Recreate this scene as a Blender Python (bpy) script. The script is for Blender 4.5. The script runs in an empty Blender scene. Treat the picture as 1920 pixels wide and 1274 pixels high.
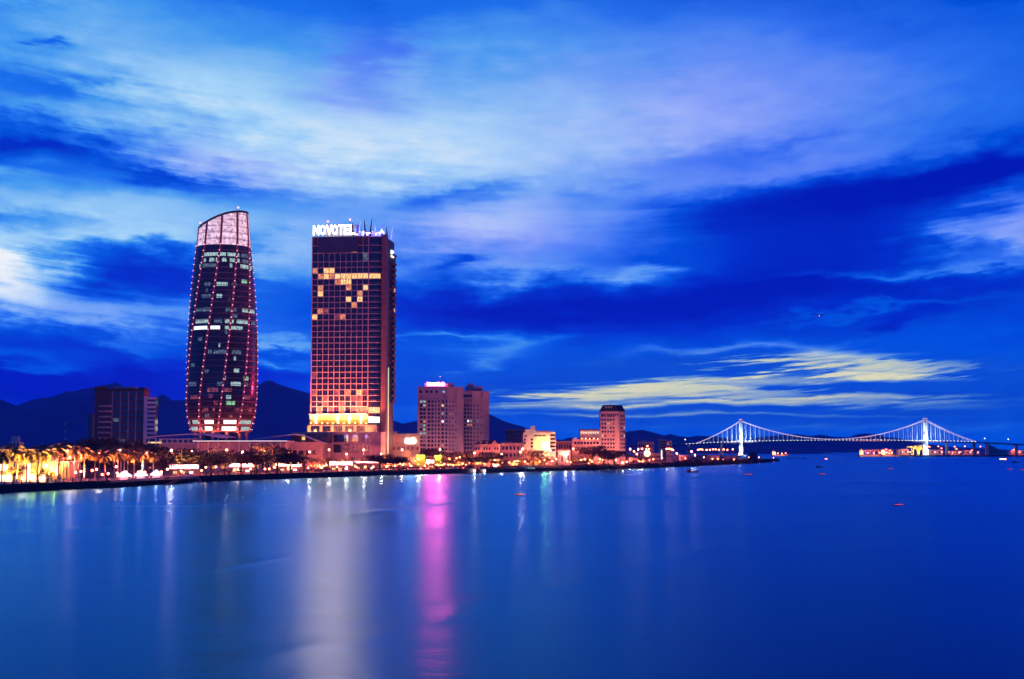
import bpy, bmesh, math, random
from mathutils import Vector, Matrix
random.seed(7)
SC = bpy.context.scene
COL = SC.collection
R = math.radians
# ------------------------------------------------------------------ camera
F, PITCH, CAMZ = 2800.0, R(4.25), 14.0
cam = bpy.data.cameras.new('camera')
cam.sensor_width = 36.0
cam.lens = F / 1920 * 36.0
cam.clip_start, cam.clip_end = 1.0, 80000.0
camo = bpy.data.objects.new('camera', cam)
COL.objects.link(camo)
camo.location = (0, 0, CAMZ)
camo.rotation_euler = (R(90) + PITCH, 0, 0)
SC.camera = camo
SC.render.engine = 'CYCLES'
cy = SC.cycles
cy.max_bounces = 6; cy.diffuse_bounces = 2; cy.glossy_bounces = 3; cy.transmission_bounces = 4
cy.transparent_max_bounces = 8; cy.volume_bounces = 0
cy.sample_clamp_indirect = 2.0
cy.sample_clamp_direct = 0.0
cy.caustics_reflective = False; cy.caustics_refractive = False
cy.use_denoising = True
cy.use_light_tree = True
SC.view_settings.view_transform = 'Standard'
SC.view_settings.look = 'None'
SC.view_settings.exposure = 0.0
SC.view_settings.gamma = 1.0

# ------------------------------------------------------------------ dusk sky (world)
def lin(r, g, b):
    f = lambda c: (c/255/12.92) if c <= 10.3 else ((c/255+.055)/1.055)**2.4
    return (f(r), f(g), f(b), 1.0)

world = bpy.data.worlds.new('World')
SC.world = world
world.use_nodes = True
WT = world.node_tree
WT.nodes.clear()
def wn(t, **kw):
    n = WT.nodes.new(t)
    for k, v in kw.items(): setattr(n, k, v)
    return n
def wm(op, a, b=None, c=None, clamp=False):
    n = wn('ShaderNodeMath', operation=op, use_clamp=clamp)
    for i, v in enumerate((a, b, c)):
        if v is None: continue
        if isinstance(v, (int, float)): n.inputs[i].default_value = v
        else: WT.links.new(v, n.inputs[i])
    return n.outputs[0]
tc = wn('ShaderNodeTexCoord')
sep = wn('ShaderNodeSeparateXYZ'); WT.links.new(tc.outputs['Generated'], sep.inputs[0])
dx, dy, dz = sep.outputs
# azimuth and elevation of the direction, in units of about two degrees (one unit = 100 photo pixels)
U0 = wm('MULTIPLY', wm('ARCTAN2', dx, dy), 28.0)
V0 = wm('MULTIPLY', wm('ARCSINE', dz), 28.4)
def wnoise(sx, sy, seed, detail=3, rough=.5, u=None, v=None):
    cb = wn('ShaderNodeCombineXYZ')
    WT.links.new(wm('MULTIPLY', u or U0, sx), cb.inputs[0])
    WT.links.new(wm('MULTIPLY', v or V0, sy), cb.inputs[1])
    cb.inputs[2].default_value = seed
    n = wn('ShaderNodeTexNoise'); n.inputs['Scale'].default_value = 1.0
    n.inputs['Detail'].default_value = detail; n.inputs['Roughness'].default_value = rough
    WT.links.new(cb.outputs[0], n.inputs['Vector'])
    return wm('SUBTRACT', n.outputs['Fac'], .5)
# wind-drawn warp: streaks fan out from the middle of the view
Wc = wm('SUBTRACT', V0, wm('MULTIPLY', wm('MULTIPLY', U0, U0), .008))
n1 = wnoise(.45, 1.1, 3.1, 4, .55)
n2 = wnoise(.45, 1.3, 9.7, 4, .55)
n3 = wnoise(.35, 5.5, 5.2, 4, .6, v=Wc)
n4 = wnoise(.9, 16.0, 1.2, 3, .6, v=Wc)
n5 = wnoise(1.3, 3.4, 7.2, 5, .6, v=Wc)
U = wm('ADD', U0, wm('ADD', wm('MULTIPLY', n1, 2.3), wm('ADD', wm('MULTIPLY', n3, 1.9), wm('MULTIPLY', n5, 1.2))))
V = wm('ADD', V0, wm('ADD', wm('MULTIPLY', n2, 1.0), wm('ADD', wm('MULTIPLY', n3, .35), wm('MULTIPLY', n5, .5))))
# the low evening clouds are thin, flat and only lightly warped
UL = wm('ADD', U0, wm('ADD', wm('MULTIPLY', n3, 5.0), wm('MULTIPLY', n4, 4.5)))
VL = wm('ADD', V0, wm('MULTIPLY', n1, .35))
def blob(px, py, rx, ry, ang, amp, p=1.0, low=False):
    u0, v0 = (px-960)/100, (845-py)/100
    c, s = math.cos(R(ang)), math.sin(R(ang))        # positive angle: falls to the right in the photograph
    du = wm('SUBTRACT', UL if low else U, u0); dv = wm('SUBTRACT', VL if low else V, v0)
    a = wm('MULTIPLY_ADD', du, c*100/rx, wm('MULTIPLY', dv, -s*100/rx))
    b = wm('MULTIPLY_ADD', du, s*100/ry, wm('MULTIPLY', dv, c*100/ry))
    q = wm('MULTIPLY_ADD', a, a, wm('MULTIPLY', b, b))
    if p != 1.0: q = wm('POWER', q, p)
    return wm('MULTIPLY', wm('EXPONENT', wm('MULTIPLY', q, -1.0)), amp)
def total(lst, start=None):
    o = start
    for b in lst:
        v = blob(*b)
        o = v if o is None else wm('ADD', o, v)
    return o
CLOUDS = [
 # pale cloud overhead
 (610,260,370,120,4,.46),(430,190,280,75,8,.20),(1010,235,310,160,-3,.38),(300,140,240,80,6,.12),
 (80,70,360,130,0,.17),(800,70,420,60,0,.12),(740,300,330,40,0,.10),
 (1390,190,260,150,-8,.24),(1690,240,260,170,-10,.12),(1500,320,230,28,-8,.18),(1290,255,150,60,-8,.08),(20,20,160,60,0,.05),
 # left-hand streaks
 (170,405,330,38,2,.50),(400,310,260,34,6,.16),(45,522,140,40,5,.85,1.3),(0,500,90,60,0,.25),(30,490,90,18,-6,.30),(190,588,290,30,4,.40),(110,455,150,12,-4,.40),(300,440,140,22,0,.26),
 (30,350,90,14,0,.22),(120,230,240,18,3,.12),
 (545,478,110,60,0,.36),(530,642,110,11,0,.36),(525,684,85,11,0,.34),(150,690,60,9,0,.18),(60,675,120,14,0,.16),(270,650,60,18,20,.16),
 # lilac bank in the middle
 (930,440,250,75,0,.30),(1010,512,190,24,2,.22),(1185,512,60,15,-6,.34),(880,405,120,30,0,.12),(1120,420,200,40,4,.13),
 (950,648,75,18,-12,.24),(905,684,45,13,-18,.22),(830,634,130,7,0,.26),(1390,648,190,11,-3,.26),
 (1890,425,120,60,-25,.40),(1700,512,220,9,-2,.26),(1640,586,170,6,-3,.16),(1870,470,90,20,12,.16),
 # dark gaps, plus two blobs above view added to tone the water reflection
 (110,285,190,28,4,-.22),(305,338,115,18,9,-.29),(40,300,120,24,0,-.14),(92,106,42,9,3,-.28),(140,192,100,24,4,-.17),(30,60,80,16,0,-.05),(0,372,60,14,0,-.26),
 (850,368,120,20,0,-.30),(820,392,75,20,0,-.28),(690,90,60,110,-8,-.08),(720,190,40,60,0,-.06),(250,525,170,36,-5,-.20),(330,478,110,34,0,-.12),(840,500,50,15,0,-.28),
 (1290,560,560,58,-2,-.24),(1560,470,330,75,-14,-.15),(1860,325,240,36,-11,-.30),(1300,400,260,45,-4,-.14),(1480,440,340,60,-8,-.12),(1750,560,260,70,-6,-.08),(1700,-600,1000,470,0,-.42),(100,-760,900,420,0,.62),(1000,590,240,36,0,-.10),(1520,365,260,50,-8,-.22),(1690,612,70,18,-8,-.14),(830,572,150,36,0,-.10),
 (1380,300,190,22,-4,-.18),(80,640,200,40,0,-.10),(1820,25,90,30,20,-.07),(1600,60,160,40,10,-.05),(420,700,300,50,0,-.08),(80,735,420,60,0,-.33),(1100,360,60,20,-5,-.12),(1750,360,200,60,-10,-.10),(1850,580,120,90,0,-.03),
]
GLOW = [
 (1590,690,145,28,3,.66,2.2,True),(1400,718,330,11,-2,.5,1.6,True),(1240,740,260,17,-1,.62,1.6,True),(1400,757,420,4,-.5,.40,1.4,True),
 (1540,748,220,5,-1,.52,1.6,True),(1110,738,180,9,-5,.36,1.4,True),(1620,711,160,6,2,.36,1.5,True),(1720,762,150,6,0,.22,1,True),(1500,800,500,10,0,.08,1,True),(1100,775,260,4,0,.16,1,True),(1030,765,200,4,0,.14,1,True),(1350,778,360,3,0,.2,1.4,True),
 (1530,728,190,6,2,-.46,1.4,True),(1480,700,60,12,-20,-.20,1,True),(1620,702,150,2.5,2,-.24,1.2,True),(1300,750,220,2.5,0,-.3,1.2,True),
]
base = wn('ShaderNodeMapRange'); base.clamp = True
WT.links.new(V0, base.inputs['Value'])
base.inputs['From Min'].default_value = 0; base.inputs['From Max'].default_value = 8.4
base.inputs['To Min'].default_value = .27; base.inputs['To Max'].default_value = .36
zen = wn('ShaderNodeMapRange'); zen.interpolation_type = 'SMOOTHSTEP'; WT.links.new(V0, zen.inputs['Value'])   # night comes down from the zenith
for i_, v_ in ((1, 8.2), (2, 17.0), (3, 0.0), (4, -.34)): zen.inputs[i_].default_value = v_
Fld = wm('MAXIMUM', wm('ADD', total(CLOUDS, base.outputs[0]), zen.outputs[0]), 0.0)
fine = wm('ADD', wm('ADD', wm('MULTIPLY', n3, .22), wm('MULTIPLY', n4, .05)), wm('MULTIPLY', n5, .42))
Fld = wm('ADD', Fld, wm('MULTIPLY', fine, wm('MULTIPLY_ADD', Fld, .9, .12)))
Glw = total(GLOW)
streak = wm('MULTIPLY_ADD', wm('ADD', n4, wm('MULTIPLY', n3, .6)), 2.2, .95)
Glw = wm('MAXIMUM', wm('MULTIPLY', Glw, streak), 0.0)
Fld = wm('ADD', Fld, Glw)
def ramp(fac, stops):
    n = wn('ShaderNodeValToRGB'); e = n.color_ramp.elements
    n.color_ramp.interpolation = 'EASE' if False else 'LINEAR'
    while len(e) < len(stops): e.new(.5)
    for el, (p, c) in zip(e, stops):
        el.position = p; el.color = lin(*c)
    WT.links.new(fac, n.inputs[0])
    return n.outputs[0]
Fn = wm('MULTIPLY', Fld, .8)       # ramps run over 0 .. 1.25
cyan = ramp(Fn, [(0,(0,22,172)),(.10,(0,46,195)),(.22,(0,84,216)),(.34,(26,112,232)),(.46,(72,155,236)),(.60,(126,186,240)),(.74,(166,212,245)),(.86,(208,230,244)),(1,(240,246,246))])
lila = ramp(Fn, [(0,(0,20,172)),(.10,(0,44,192)),(.22,(4,76,218)),(.34,(58,112,238)),(.46,(100,138,243)),(.60,(146,168,246)),(.74,(180,194,247)),(1,(225,230,250))])
gold = ramp(Fn, [(0,(0,40,165)),(.15,(0,66,195)),(.26,(14,82,200)),(.36,(50,112,200)),(.48,(112,152,198)),(.60,(160,184,192)),(.74,(205,212,172)),(1,(226,224,170))])
violet_w = wm('MINIMUM', wm('MAXIMUM', total([(1420,190,420,210,-5,1.0),(950,450,350,80,0,.9),(200,590,330,50,4,.5),(400,320,220,40,8,.7),(700,130,90,90,0,.8),(1890,430,200,100,0,.9),(1400,650,250,30,0,.5),(1500,330,300,60,0,.4)]), 0), 1)
gold_w = wm('MINIMUM', blob(1420,735,620,75,0,1.5,2.0,True), 1.0)
def wmix(f, a, b):
    n = wn('ShaderNodeMix', data_type='RGBA')
    WT.links.new(f, n.inputs[0]); WT.links.new(a, n.inputs[6]); WT.links.new(b, n.inputs[7])
    return n.outputs[2]
skycol = wmix(gold_w, wmix(violet_w, cyan, lila), gold)
nsky = wn('ShaderNodeTexSky', sky_type='NISHITA')
nsky.sun_disc = False; nsky.sun_elevation = R(-2.0); nsky.sun_rotation = R(-40)
bg1 = wn('ShaderNodeBackground'); bg1.inputs[1].default_value = .05
tint = wn('ShaderNodeMix', data_type='RGBA', blend_type='MULTIPLY'); tint.inputs[0].default_value = 1.0
tint.inputs[7].default_value = (.02, .12, .35, 1)
WT.links.new(nsky.outputs[0], tint.inputs[6])
WT.links.new(tint.outputs[2], bg1.inputs[0])
bg2 = wn('ShaderNodeBackground'); # low clouds are seen through kilometres of haze: they are that much brighter behind it
lowb = wm('EXPONENT', wm('MULTIPLY', wm('MINIMUM', wm('DIVIDE', 18.2, wm('MAXIMUM', V0, .05)), 16.3), .064))
def sstep(v, a, b):
    n = wn('ShaderNodeMapRange'); n.interpolation_type = 'SMOOTHSTEP'; WT.links.new(v, n.inputs['Value'])
    n.inputs[1].default_value = a; n.inputs[2].default_value = b
    return n.outputs[0]
# sky above the view at right, dimmed to darken the water below it
night = wm('MULTIPLY_ADD', wm('MULTIPLY', sstep(V0, 7.6, 12.5), sstep(U0, -3.0, 6.0)), -.86, 1.0)
lowb = wm('MULTIPLY', lowb, night)
WT.links.new(lowb, bg2.inputs[1])
WT.links.new(skycol, bg2.inputs[0])
addn = wn('ShaderNodeAddShader'); outn = wn('ShaderNodeOutputWorld')
WT.links.new(bg1.outputs[0], addn.inputs[0]); WT.links.new(bg2.outputs[0], addn.inputs[1])
WT.links.new(addn.outputs[0], outn.inputs[0])
world.cycles.sampling_method = 'MANUAL'; world.cycles.sample_map_resolution = 512
# the sun has set behind the hills: only a faint afterglow is left of it
sun = bpy.data.lights.new('sun', 'SUN'); sun.energy = .03; sun.angle = R(10); sun.color = (1, .75, .6)
suno = bpy.data.objects.new('sun', sun); COL.objects.link(suno)
suno.rotation_euler = (R(88), 0, R(180-40))

# ------------------------------------------------------------------ helpers
SN, CN = math.sin(PITCH), math.cos(PITCH)
def Zp(py, Y):
    """height of what the photograph shows at row py, Y metres out"""
    v = (637-py)/F
    return CAMZ + Y*(SN+CN*v)/(CN-SN*v)
def Xp(px, Y, z=8.0):
    return (px-960)/F*(Y*CN+(z-CAMZ)*SN)
def lerp(a, b, t): return a+(b-a)*t
def interp(tab, x):
    if x <= tab[0][0]: a, b = tab[0], tab[1]
    elif x >= tab[-1][0]: a, b = tab[-2], tab[-1]
    else:
        for a, b in zip(tab, tab[1:]):
            if a[0] <= x <= b[0]: break
    return lerp(a[1], b[1], (x-a[0])/(b[0]-a[0]))
def tag(o, label=None, cat=None, group=None, kind=None):
    if label: o['label'] = label
    if cat: o['category'] = cat
    if group: o['group'] = group
    if kind: o['kind'] = kind
    return o
def thing(name, label, cat, loc=(0,0,0), rz=0, group=None):
    o = bpy.data.objects.new(name, None); COL.objects.link(o)
    o.empty_display_size = .5
    o.location = loc; o.rotation_euler = (0, 0, rz)
    return tag(o, label, cat, group)
def link(name, me, parent=None, loc=(0,0,0), rot=(0,0,0), scale=(1,1,1)):
    o = bpy.data.objects.new(name, me); COL.objects.link(o)
    o.parent = parent; o.location = loc; o.rotation_euler = rot; o.scale = scale
    return o
CHILD = {}
def kids(o):
    return [c for c in o.children]
def dup(root, loc, rz=0, s=1.0, label=None, group=None, sz=None):
    r = root.copy(); COL.objects.link(r)
    r.location = loc; r.rotation_euler = (0, 0, rz); r.scale = (s, s, sz or s)
    if label: r['label'] = label
    if group: r['group'] = group
    for ch in TREE.get(root.name, []):
        c = ch.copy(); COL.objects.link(c); c.parent = r
        for g in TREE.get(ch.name, []):
            d = g.copy(); COL.objects.link(d); d.parent = c
    return r
TREE = {}
def remember(o):
    """note a finished thing's parts and sub-parts, for dup()"""
    TREE[o.name] = list(o.children)
    for c in o.children: TREE[c.name] = list(c.children)
    return o

class MB:
    def __init__(s): s.v = []; s.f = []; s.m = []
    def add(s, vs, fs, mi=0):
        n = len(s.v); s.v += [tuple(p) for p in vs]
        s.f += [tuple(i+n for i in f) for f in fs]; s.m += [mi]*len(fs)
        return s
    def box(s, x0, x1, y0, y1, z0, z1, mi=0):
        return s.add([(x0,y0,z0),(x1,y0,z0),(x1,y1,z0),(x0,y1,z0),(x0,y0,z1),(x1,y0,z1),(x1,y1,z1),(x0,y1,z1)],
                     [(3,2,1,0),(4,5,6,7),(0,1,5,4),(1,2,6,5),(2,3,7,6),(3,0,4,7)], mi)
    def tube(s, p0, p1, r0, r1=None, n=6, mi=0, cap=True):
        r1 = r0 if r1 is None else r1
        p0, p1 = Vector(p0), Vector(p1); d = (p1-p0)
        if d.length < 1e-6: return s
        d.normalize()
        a = d.orthogonal().normalized(); b = d.cross(a)
        vs = []
        for p, r in ((p0, r0), (p1, r1)):
            for i in range(n):
                t = 2*math.pi*i/n; vs.append(p+a*(r*math.cos(t))+b*(r*math.sin(t)))
        fs = [(i, (i+1) % n, n+(i+1) % n, n+i) for i in range(n)]
        if cap: fs += [tuple(range(n-1, -1, -1)), tuple(range(n, 2*n))]
        return s.add(vs, fs, mi)
    def bar(s, p0, p1, w, h, mi=0):
        p0, p1 = Vector(p0), Vector(p1); d = (p1-p0).normalized()
        up = Vector((0,0,1)) if abs(d.z) < .95 else Vector((1,0,0))
        a = d.cross(up).normalized()*(w/2); b = a.cross(d).normalized()*(h/2)
        vs = [p+q for p in (p0, p1) for q in (-a-b, a-b, a+b, -a+b)]
        return s.add(vs, [(3,2,1,0),(4,5,6,7),(0,1,5,4),(1,2,6,5),(2,3,7,6),(3,0,4,7)], mi)
    def prism(s, poly, z0, z1, mi=0):
        n = len(poly)
        vs = [(x,y,z0) for x,y in poly]+[(x,y,z1) for x,y in poly]
        fs = [(i,(i+1)%n,n+(i+1)%n,n+i) for i in range(n)]+[tuple(range(n-1,-1,-1)), tuple(range(n,2*n))]
        return s.add(vs, fs, mi)
    def lathe(s, prof, n=10, mi=0, c=(0,0)):
        vs = []; fs = []
        for r, z in prof:
            for i in range(n):
                t = 2*math.pi*i/n; vs.append((c[0]+r*math.cos(t), c[1]+r*math.sin(t), z))
        for k in range(len(prof)-1):
            for i in range(n):
                fs.append((k*n+i, k*n+(i+1)%n, (k+1)*n+(i+1)%n, (k+1)*n+i))
        fs.append(tuple(range(n-1,-1,-1))); fs.append(tuple((len(prof)-1)*n+i for i in range(n)))
        return s.add(vs, fs, mi)
    def ball(s, c, r, n=8, k=5, mi=0, sz=1.0):
        prof = [(max(r*math.sin(math.pi*j/k), .001), c[2]-r*sz*math.cos(math.pi*j/k)) for j in range(k+1)]
        return s.lathe(prof, n, mi, (c[0], c[1]))
    def mesh(s, name, mats, smooth=False):
        me = bpy.data.meshes.new(name)
        me.from_pydata(s.v, [], s.f)
        for m in (mats if isinstance(mats, (list, tuple)) else [mats]): me.materials.append(m)
        if any(s.m): me.polygons.foreach_set('material_index', s.m)
        if smooth: me.polygons.foreach_set('use_smooth', [True]*len(s.f))
        me.update()
        return me
    def build(s, name, mats, parent=None, loc=(0,0,0), rot=(0,0,0), smooth=False):
        return link(name, s.mesh(name, mats, smooth), parent, loc, rot)

# ------------------------------------------------------------------ materials
def pm(name, col, rough=.7, var=.18, scale=.4, metal=0, spec=.5, em=None, es=0, sample=True, bump=0, coat=0):
    m = bpy.data.materials.new(name); m.use_nodes = True
    nt = m.node_tree; b = nt.nodes['Principled BSDF']
    b.inputs['Roughness'].default_value = rough; b.inputs['Metallic'].default_value = metal
    b.inputs['Specular IOR Level'].default_value = spec
    if em:
        b.inputs['Emission Color'].default_value = (*em, 1); b.inputs['Emission Strength'].default_value = es
        if not sample: m.cycles.emission_sampling = 'NONE'
    t = nt.nodes.new('ShaderNodeTexCoord'); n = nt.nodes.new('ShaderNodeTexNoise')
    n.inputs['Scale'].default_value = scale; n.inputs['Detail'].default_value = 4
    nt.links.new(t.outputs['Object'], n.inputs['Vector'])
    r = nt.nodes.new('ShaderNodeValToRGB'); e = r.color_ramp.elements
    e[0].position, e[1].position = .3, .7
    e[0].color = (*[c*(1-var) for c in col], 1); e[1].color = (*[min(1, c*(1+var)) for c in col], 1)
    nt.links.new(n.outputs['Fac'], r.inputs[0]); nt.links.new(r.outputs[0], b.inputs['Base Color'])
    if bump:
        bp = nt.nodes.new('ShaderNodeBump'); bp.inputs['Strength'].default_value = bump
        nt.links.new(n.outputs['Fac'], bp.inputs['Height']); nt.links.new(bp.outputs[0], b.inputs['Normal'])
    return m
def glow(name, col, s, sample=False):
    """a lamp, screen or lit window: emission over a pale body"""
    return pm(name, (.6,.6,.6), .5, .05, em=col, es=s, sample=sample)
def lit_window(name, cols, s, scale=1.2, sample=False):
    """a lit room seen through its panes: curtains and lamps make it uneven"""
    m = bpy.data.materials.new(name); m.use_nodes = True
    nt = m.node_tree; b = nt.nodes['Principled BSDF']
    b.inputs['Base Color'].default_value = (.05,.05,.06,1); b.inputs['Roughness'].default_value = .15
    g = nt.nodes.new('ShaderNodeNewGeometry'); mp = nt.nodes.new('ShaderNodeMapping')
    mp.inputs['Scale'].default_value = (scale, scale, scale*.35)
    n = nt.nodes.new('ShaderNodeTexNoise'); n.inputs['Scale'].default_value = 1; n.inputs['Detail'].default_value = 3
    nt.links.new(g.outputs['Position'], mp.inputs['Vector']); nt.links.new(mp.outputs[0], n.inputs['Vector'])
    r = nt.nodes.new('ShaderNodeValToRGB'); e = r.color_ramp.elements
    while len(e) < len(cols): e.new(.5)
    for k, (el, c) in enumerate(zip(e, cols)):
        el.position = .32+.34*k/(len(cols)-1); el.color = (*c, 1)
    nt.links.new(n.outputs['Fac'], r.inputs[0]); nt.links.new(r.outputs[0], b.inputs['Emission Color'])
    b.inputs['Emission Strength'].default_value = s
    if not sample: m.cycles.emission_sampling = 'NONE'
    return m
M = {}
M['concrete'] = pm('concrete', (.30,.28,.27), .85, .25, .5, bump=.1)
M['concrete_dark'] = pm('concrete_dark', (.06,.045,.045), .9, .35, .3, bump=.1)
M['pavement'] = pm('pavement', (.34,.31,.29), .85, .15, .3)
M['asphalt'] = pm('asphalt', (.05,.05,.052), .8, .25, .3)
M['soil'] = pm('soil', (.07,.065,.05), .95, .4, .05)
M['cream'] = pm('cream', (.42,.38,.34), .8, .08, .3)
M['white_wall'] = pm('white_wall', (.62,.58,.55), .8, .08, .3)
M['pink_wall'] = pm('pink_wall', (.44,.30,.27), .85, .22, .22)
M['hotel_stone'] = pm('hotel_stone', (.46,.33,.31), .75, .12, .5)
M['hotel_dark'] = pm('hotel_dark', (.085,.045,.05), .6, .15, .5)
M['granite'] = pm('granite', (.20,.10,.10), .6, .15, .5)
M['roof_white'] = pm('roof_white', (.60,.60,.60), .5, .06, .2)
M['roof_red'] = pm('roof_red', (.20,.05,.035), .8, .25, .8)
M['roof_dark'] = pm('roof_dark', (.035,.03,.035), .7, .3, .6)
M['glass_dark'] = pm('glass_dark', (.015,.014,.02), .12, .3, .6, spec=.6)
M['glass_blue'] = pm('glass_blue', (.03,.05,.09), .1, .3, .6, spec=.6)
M['metal_grey'] = pm('metal_grey', (.22,.22,.24), .45, .15, 1, metal=.6)
M['metal_dark'] = pm('metal_dark', (.03,.03,.035), .5, .2, 1, metal=.4)
M['white_paint'] = pm('white_paint', (.75,.75,.75), .45, .06, .5)
M['bark'] = pm('bark', (.12,.09,.065), .95, .35, 2, bump=.3)
M['palm_trunk'] = pm('palm_trunk', (.45,.42,.38), .85, .2, 2)
M['palm_green'] = pm('palm_green', (.07,.13,.035), .6, .3, .8)
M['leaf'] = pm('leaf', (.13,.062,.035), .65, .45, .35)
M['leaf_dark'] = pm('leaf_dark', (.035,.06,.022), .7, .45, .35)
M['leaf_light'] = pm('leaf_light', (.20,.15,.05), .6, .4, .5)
M['window_cool'] = lit_window('window_cool', [(.03,.08,.09),(.28,.5,.48),(.9,1,.95)], .9, 2.2)
M['window_dim'] = lit_window('window_dim', [(.01,.015,.03),(.03,.06,.09),(.28,.38,.42)], .8, 2.4)
M['window_warm'] = lit_window('window_warm', [(.30,.03,.015),(.85,.20,.05),(1,.66,.30)], 1.0, 2.6)
M['window_gold'] = lit_window('window_gold', [(.55,.13,.02),(1,.50,.10),(1,.86,.55)], 1.4, 2.6)
M['window_red'] = lit_window('window_red', [(.04,.01,.02),(.22,.03,.04),(.8,.16,.1)], .7, 1.2)
M['window_green'] = lit_window('window_green', [(.05,.3,.12),(.25,.7,.3),(.7,1,.8)], .8)
M['window_white'] = glow('window_white', (.9,1,.95), 1.6)
M['lamp_white'] = glow('lamp_white', (1,.17,.065), 34)
M['lamp_sodium'] = glow('lamp_sodium', (1,.15,.035), 28)
M['lamp_warm'] = glow('lamp_warm', (1,.30,.12), 5); M['lamp_gold'] = glow('lamp_gold', (1,.75,.2), 6)
M['boat_red'] = glow('boat_red', (1,.10,.16), 1.3)
M['lamp_red'] = glow('lamp_red', (1,.10,.12), 6)
M['lamp_pink'] = glow('lamp_pink', (1,.42,.50), 2.2)
M['lamp_blue'] = glow('lamp_blue', (.05,.08,1), 9)
M['lamp_deck'] = glow('lamp_deck', (.85,.95,1), 4)
M['lamp_green'] = glow('lamp_green', (.1,1,.4), 5)
M['sign_white'] = glow('sign_white', (1,.92,.84), 14, True)
M['sign_pink'] = glow('sign_pink', (1,.08,.36), 60, True)
M['fascia'] = glow('fascia', (1,.40,.40), 5, True)
M['panel_white'] = glow('panel_white', (1,.36,.15), 7, True)
M['tent_glow'] = glow('tent_glow', (1,.66,.85), 1.7)
SOD = (1, .19, .11)
def lamp(parent, loc, power, col=SOD, r=.35, name='lamp_light', spot=None, rot=(0,0,0)):
    l = bpy.data.lights.new(name, 'SPOT' if spot else 'POINT')
    l.energy = power; l.color = col; l.shadow_soft_size = r
    if spot: l.spot_size = R(spot); l.spot_blend = .6
    o = bpy.data.objects.new(name, l); COL.objects.link(o)
    o.parent = parent; o.location = loc; o.rotation_euler = rot
    return o
def text_mesh(name, txt, height, width=None, extrude=.25, bold=.0, mat=None):
    c = bpy.data.curves.new(name, 'FONT'); c.body = txt; c.size = 1.0
    c.extrude = .05; c.offset = bold; c.resolution_u = 3
    o = bpy.data.objects.new(name, c); COL.objects.link(o)
    dg = bpy.context.evaluated_depsgraph_get()
    me = bpy.data.meshes.new_from_object(o.evaluated_get(dg))
    bpy.data.objects.remove(o); bpy.data.curves.remove(c)
    xs = [v.co.x for v in me.vertices]; ys = [v.co.y for v in me.vertices]
    x0, x1, y0, y1 = min(xs), max(xs), min(ys), max(ys)
    sy = height/(y1-y0); sx = width/(x1-x0) if width else sy
    for v in me.vertices:      # stand the writing up: x along, z up, y thickness
        x, y, z = v.co; v.co = ((x-x0)*sx, z*extrude/.05, (y-y0)*sy)
    me.materials.clear(); me.materials.append(mat); me.name = name
    return me
WIN = {}
def win(parent, x, z, w, h, mat, y=0.0, rz=0.0, name='window', depth=.16, label=None):
    """one window of a wall whose outside faces -y (or turned by rz): a pane in a proud frame"""
    k = (round(w, 2), round(h, 2), mat, depth)
    if k not in WIN:
        b = MB(); t = min(.14, w*.1)
        b.box(-w/2+t, w/2-t, -.03, .05, t, h-t, 0)
        b.box(-w/2, w/2, -depth, .0, -t*.4, t*.99, 1); b.box(-w/2, w/2, -depth*.7, .0, h-t, h, 1)
        b.box(-w/2, -w/2+t*.99, -depth*.6, .0, t, h-t*1.01, 1); b.box(w/2-t*.99, w/2, -depth*.6, .0, t, h-t*1.01, 1)
        WIN[k] = b.mesh('window', [M[mat], M['hotel_dark']])
    o = link(name, WIN[k], parent, (x, y, z), (0, 0, rz))
    return o

# ------------------------------------------------------------------ water, land, hills
SHORE_PX = [(-260,946),(-120,933),(0,924.5),(100,919.5),(208,914.5),(360,904.5),(500,899),(620,895),(760,890.5),(900,887.2),(1020,884),(1100,882.6),(1200,878.8),(1290,875),(1400,870),(1440,867.6),(1466,864.8)]
def y_at_row(py, z=0.0):
    v = (637-py)/F
    return (z-CAMZ)*(CN-SN*v)/(SN+CN*v)
SHORE_Y = [(px, y_at_row(py)) for px, py in SHORE_PX]
QZ = 2.4
def shore(px, off=0.0):
    """a point on the land, off metres behind the water's edge where the photograph shows column px"""
    Y = interp(SHORE_Y, px)+off
    return Vector((Xp(px, Y, QZ), Y, QZ))

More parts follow.
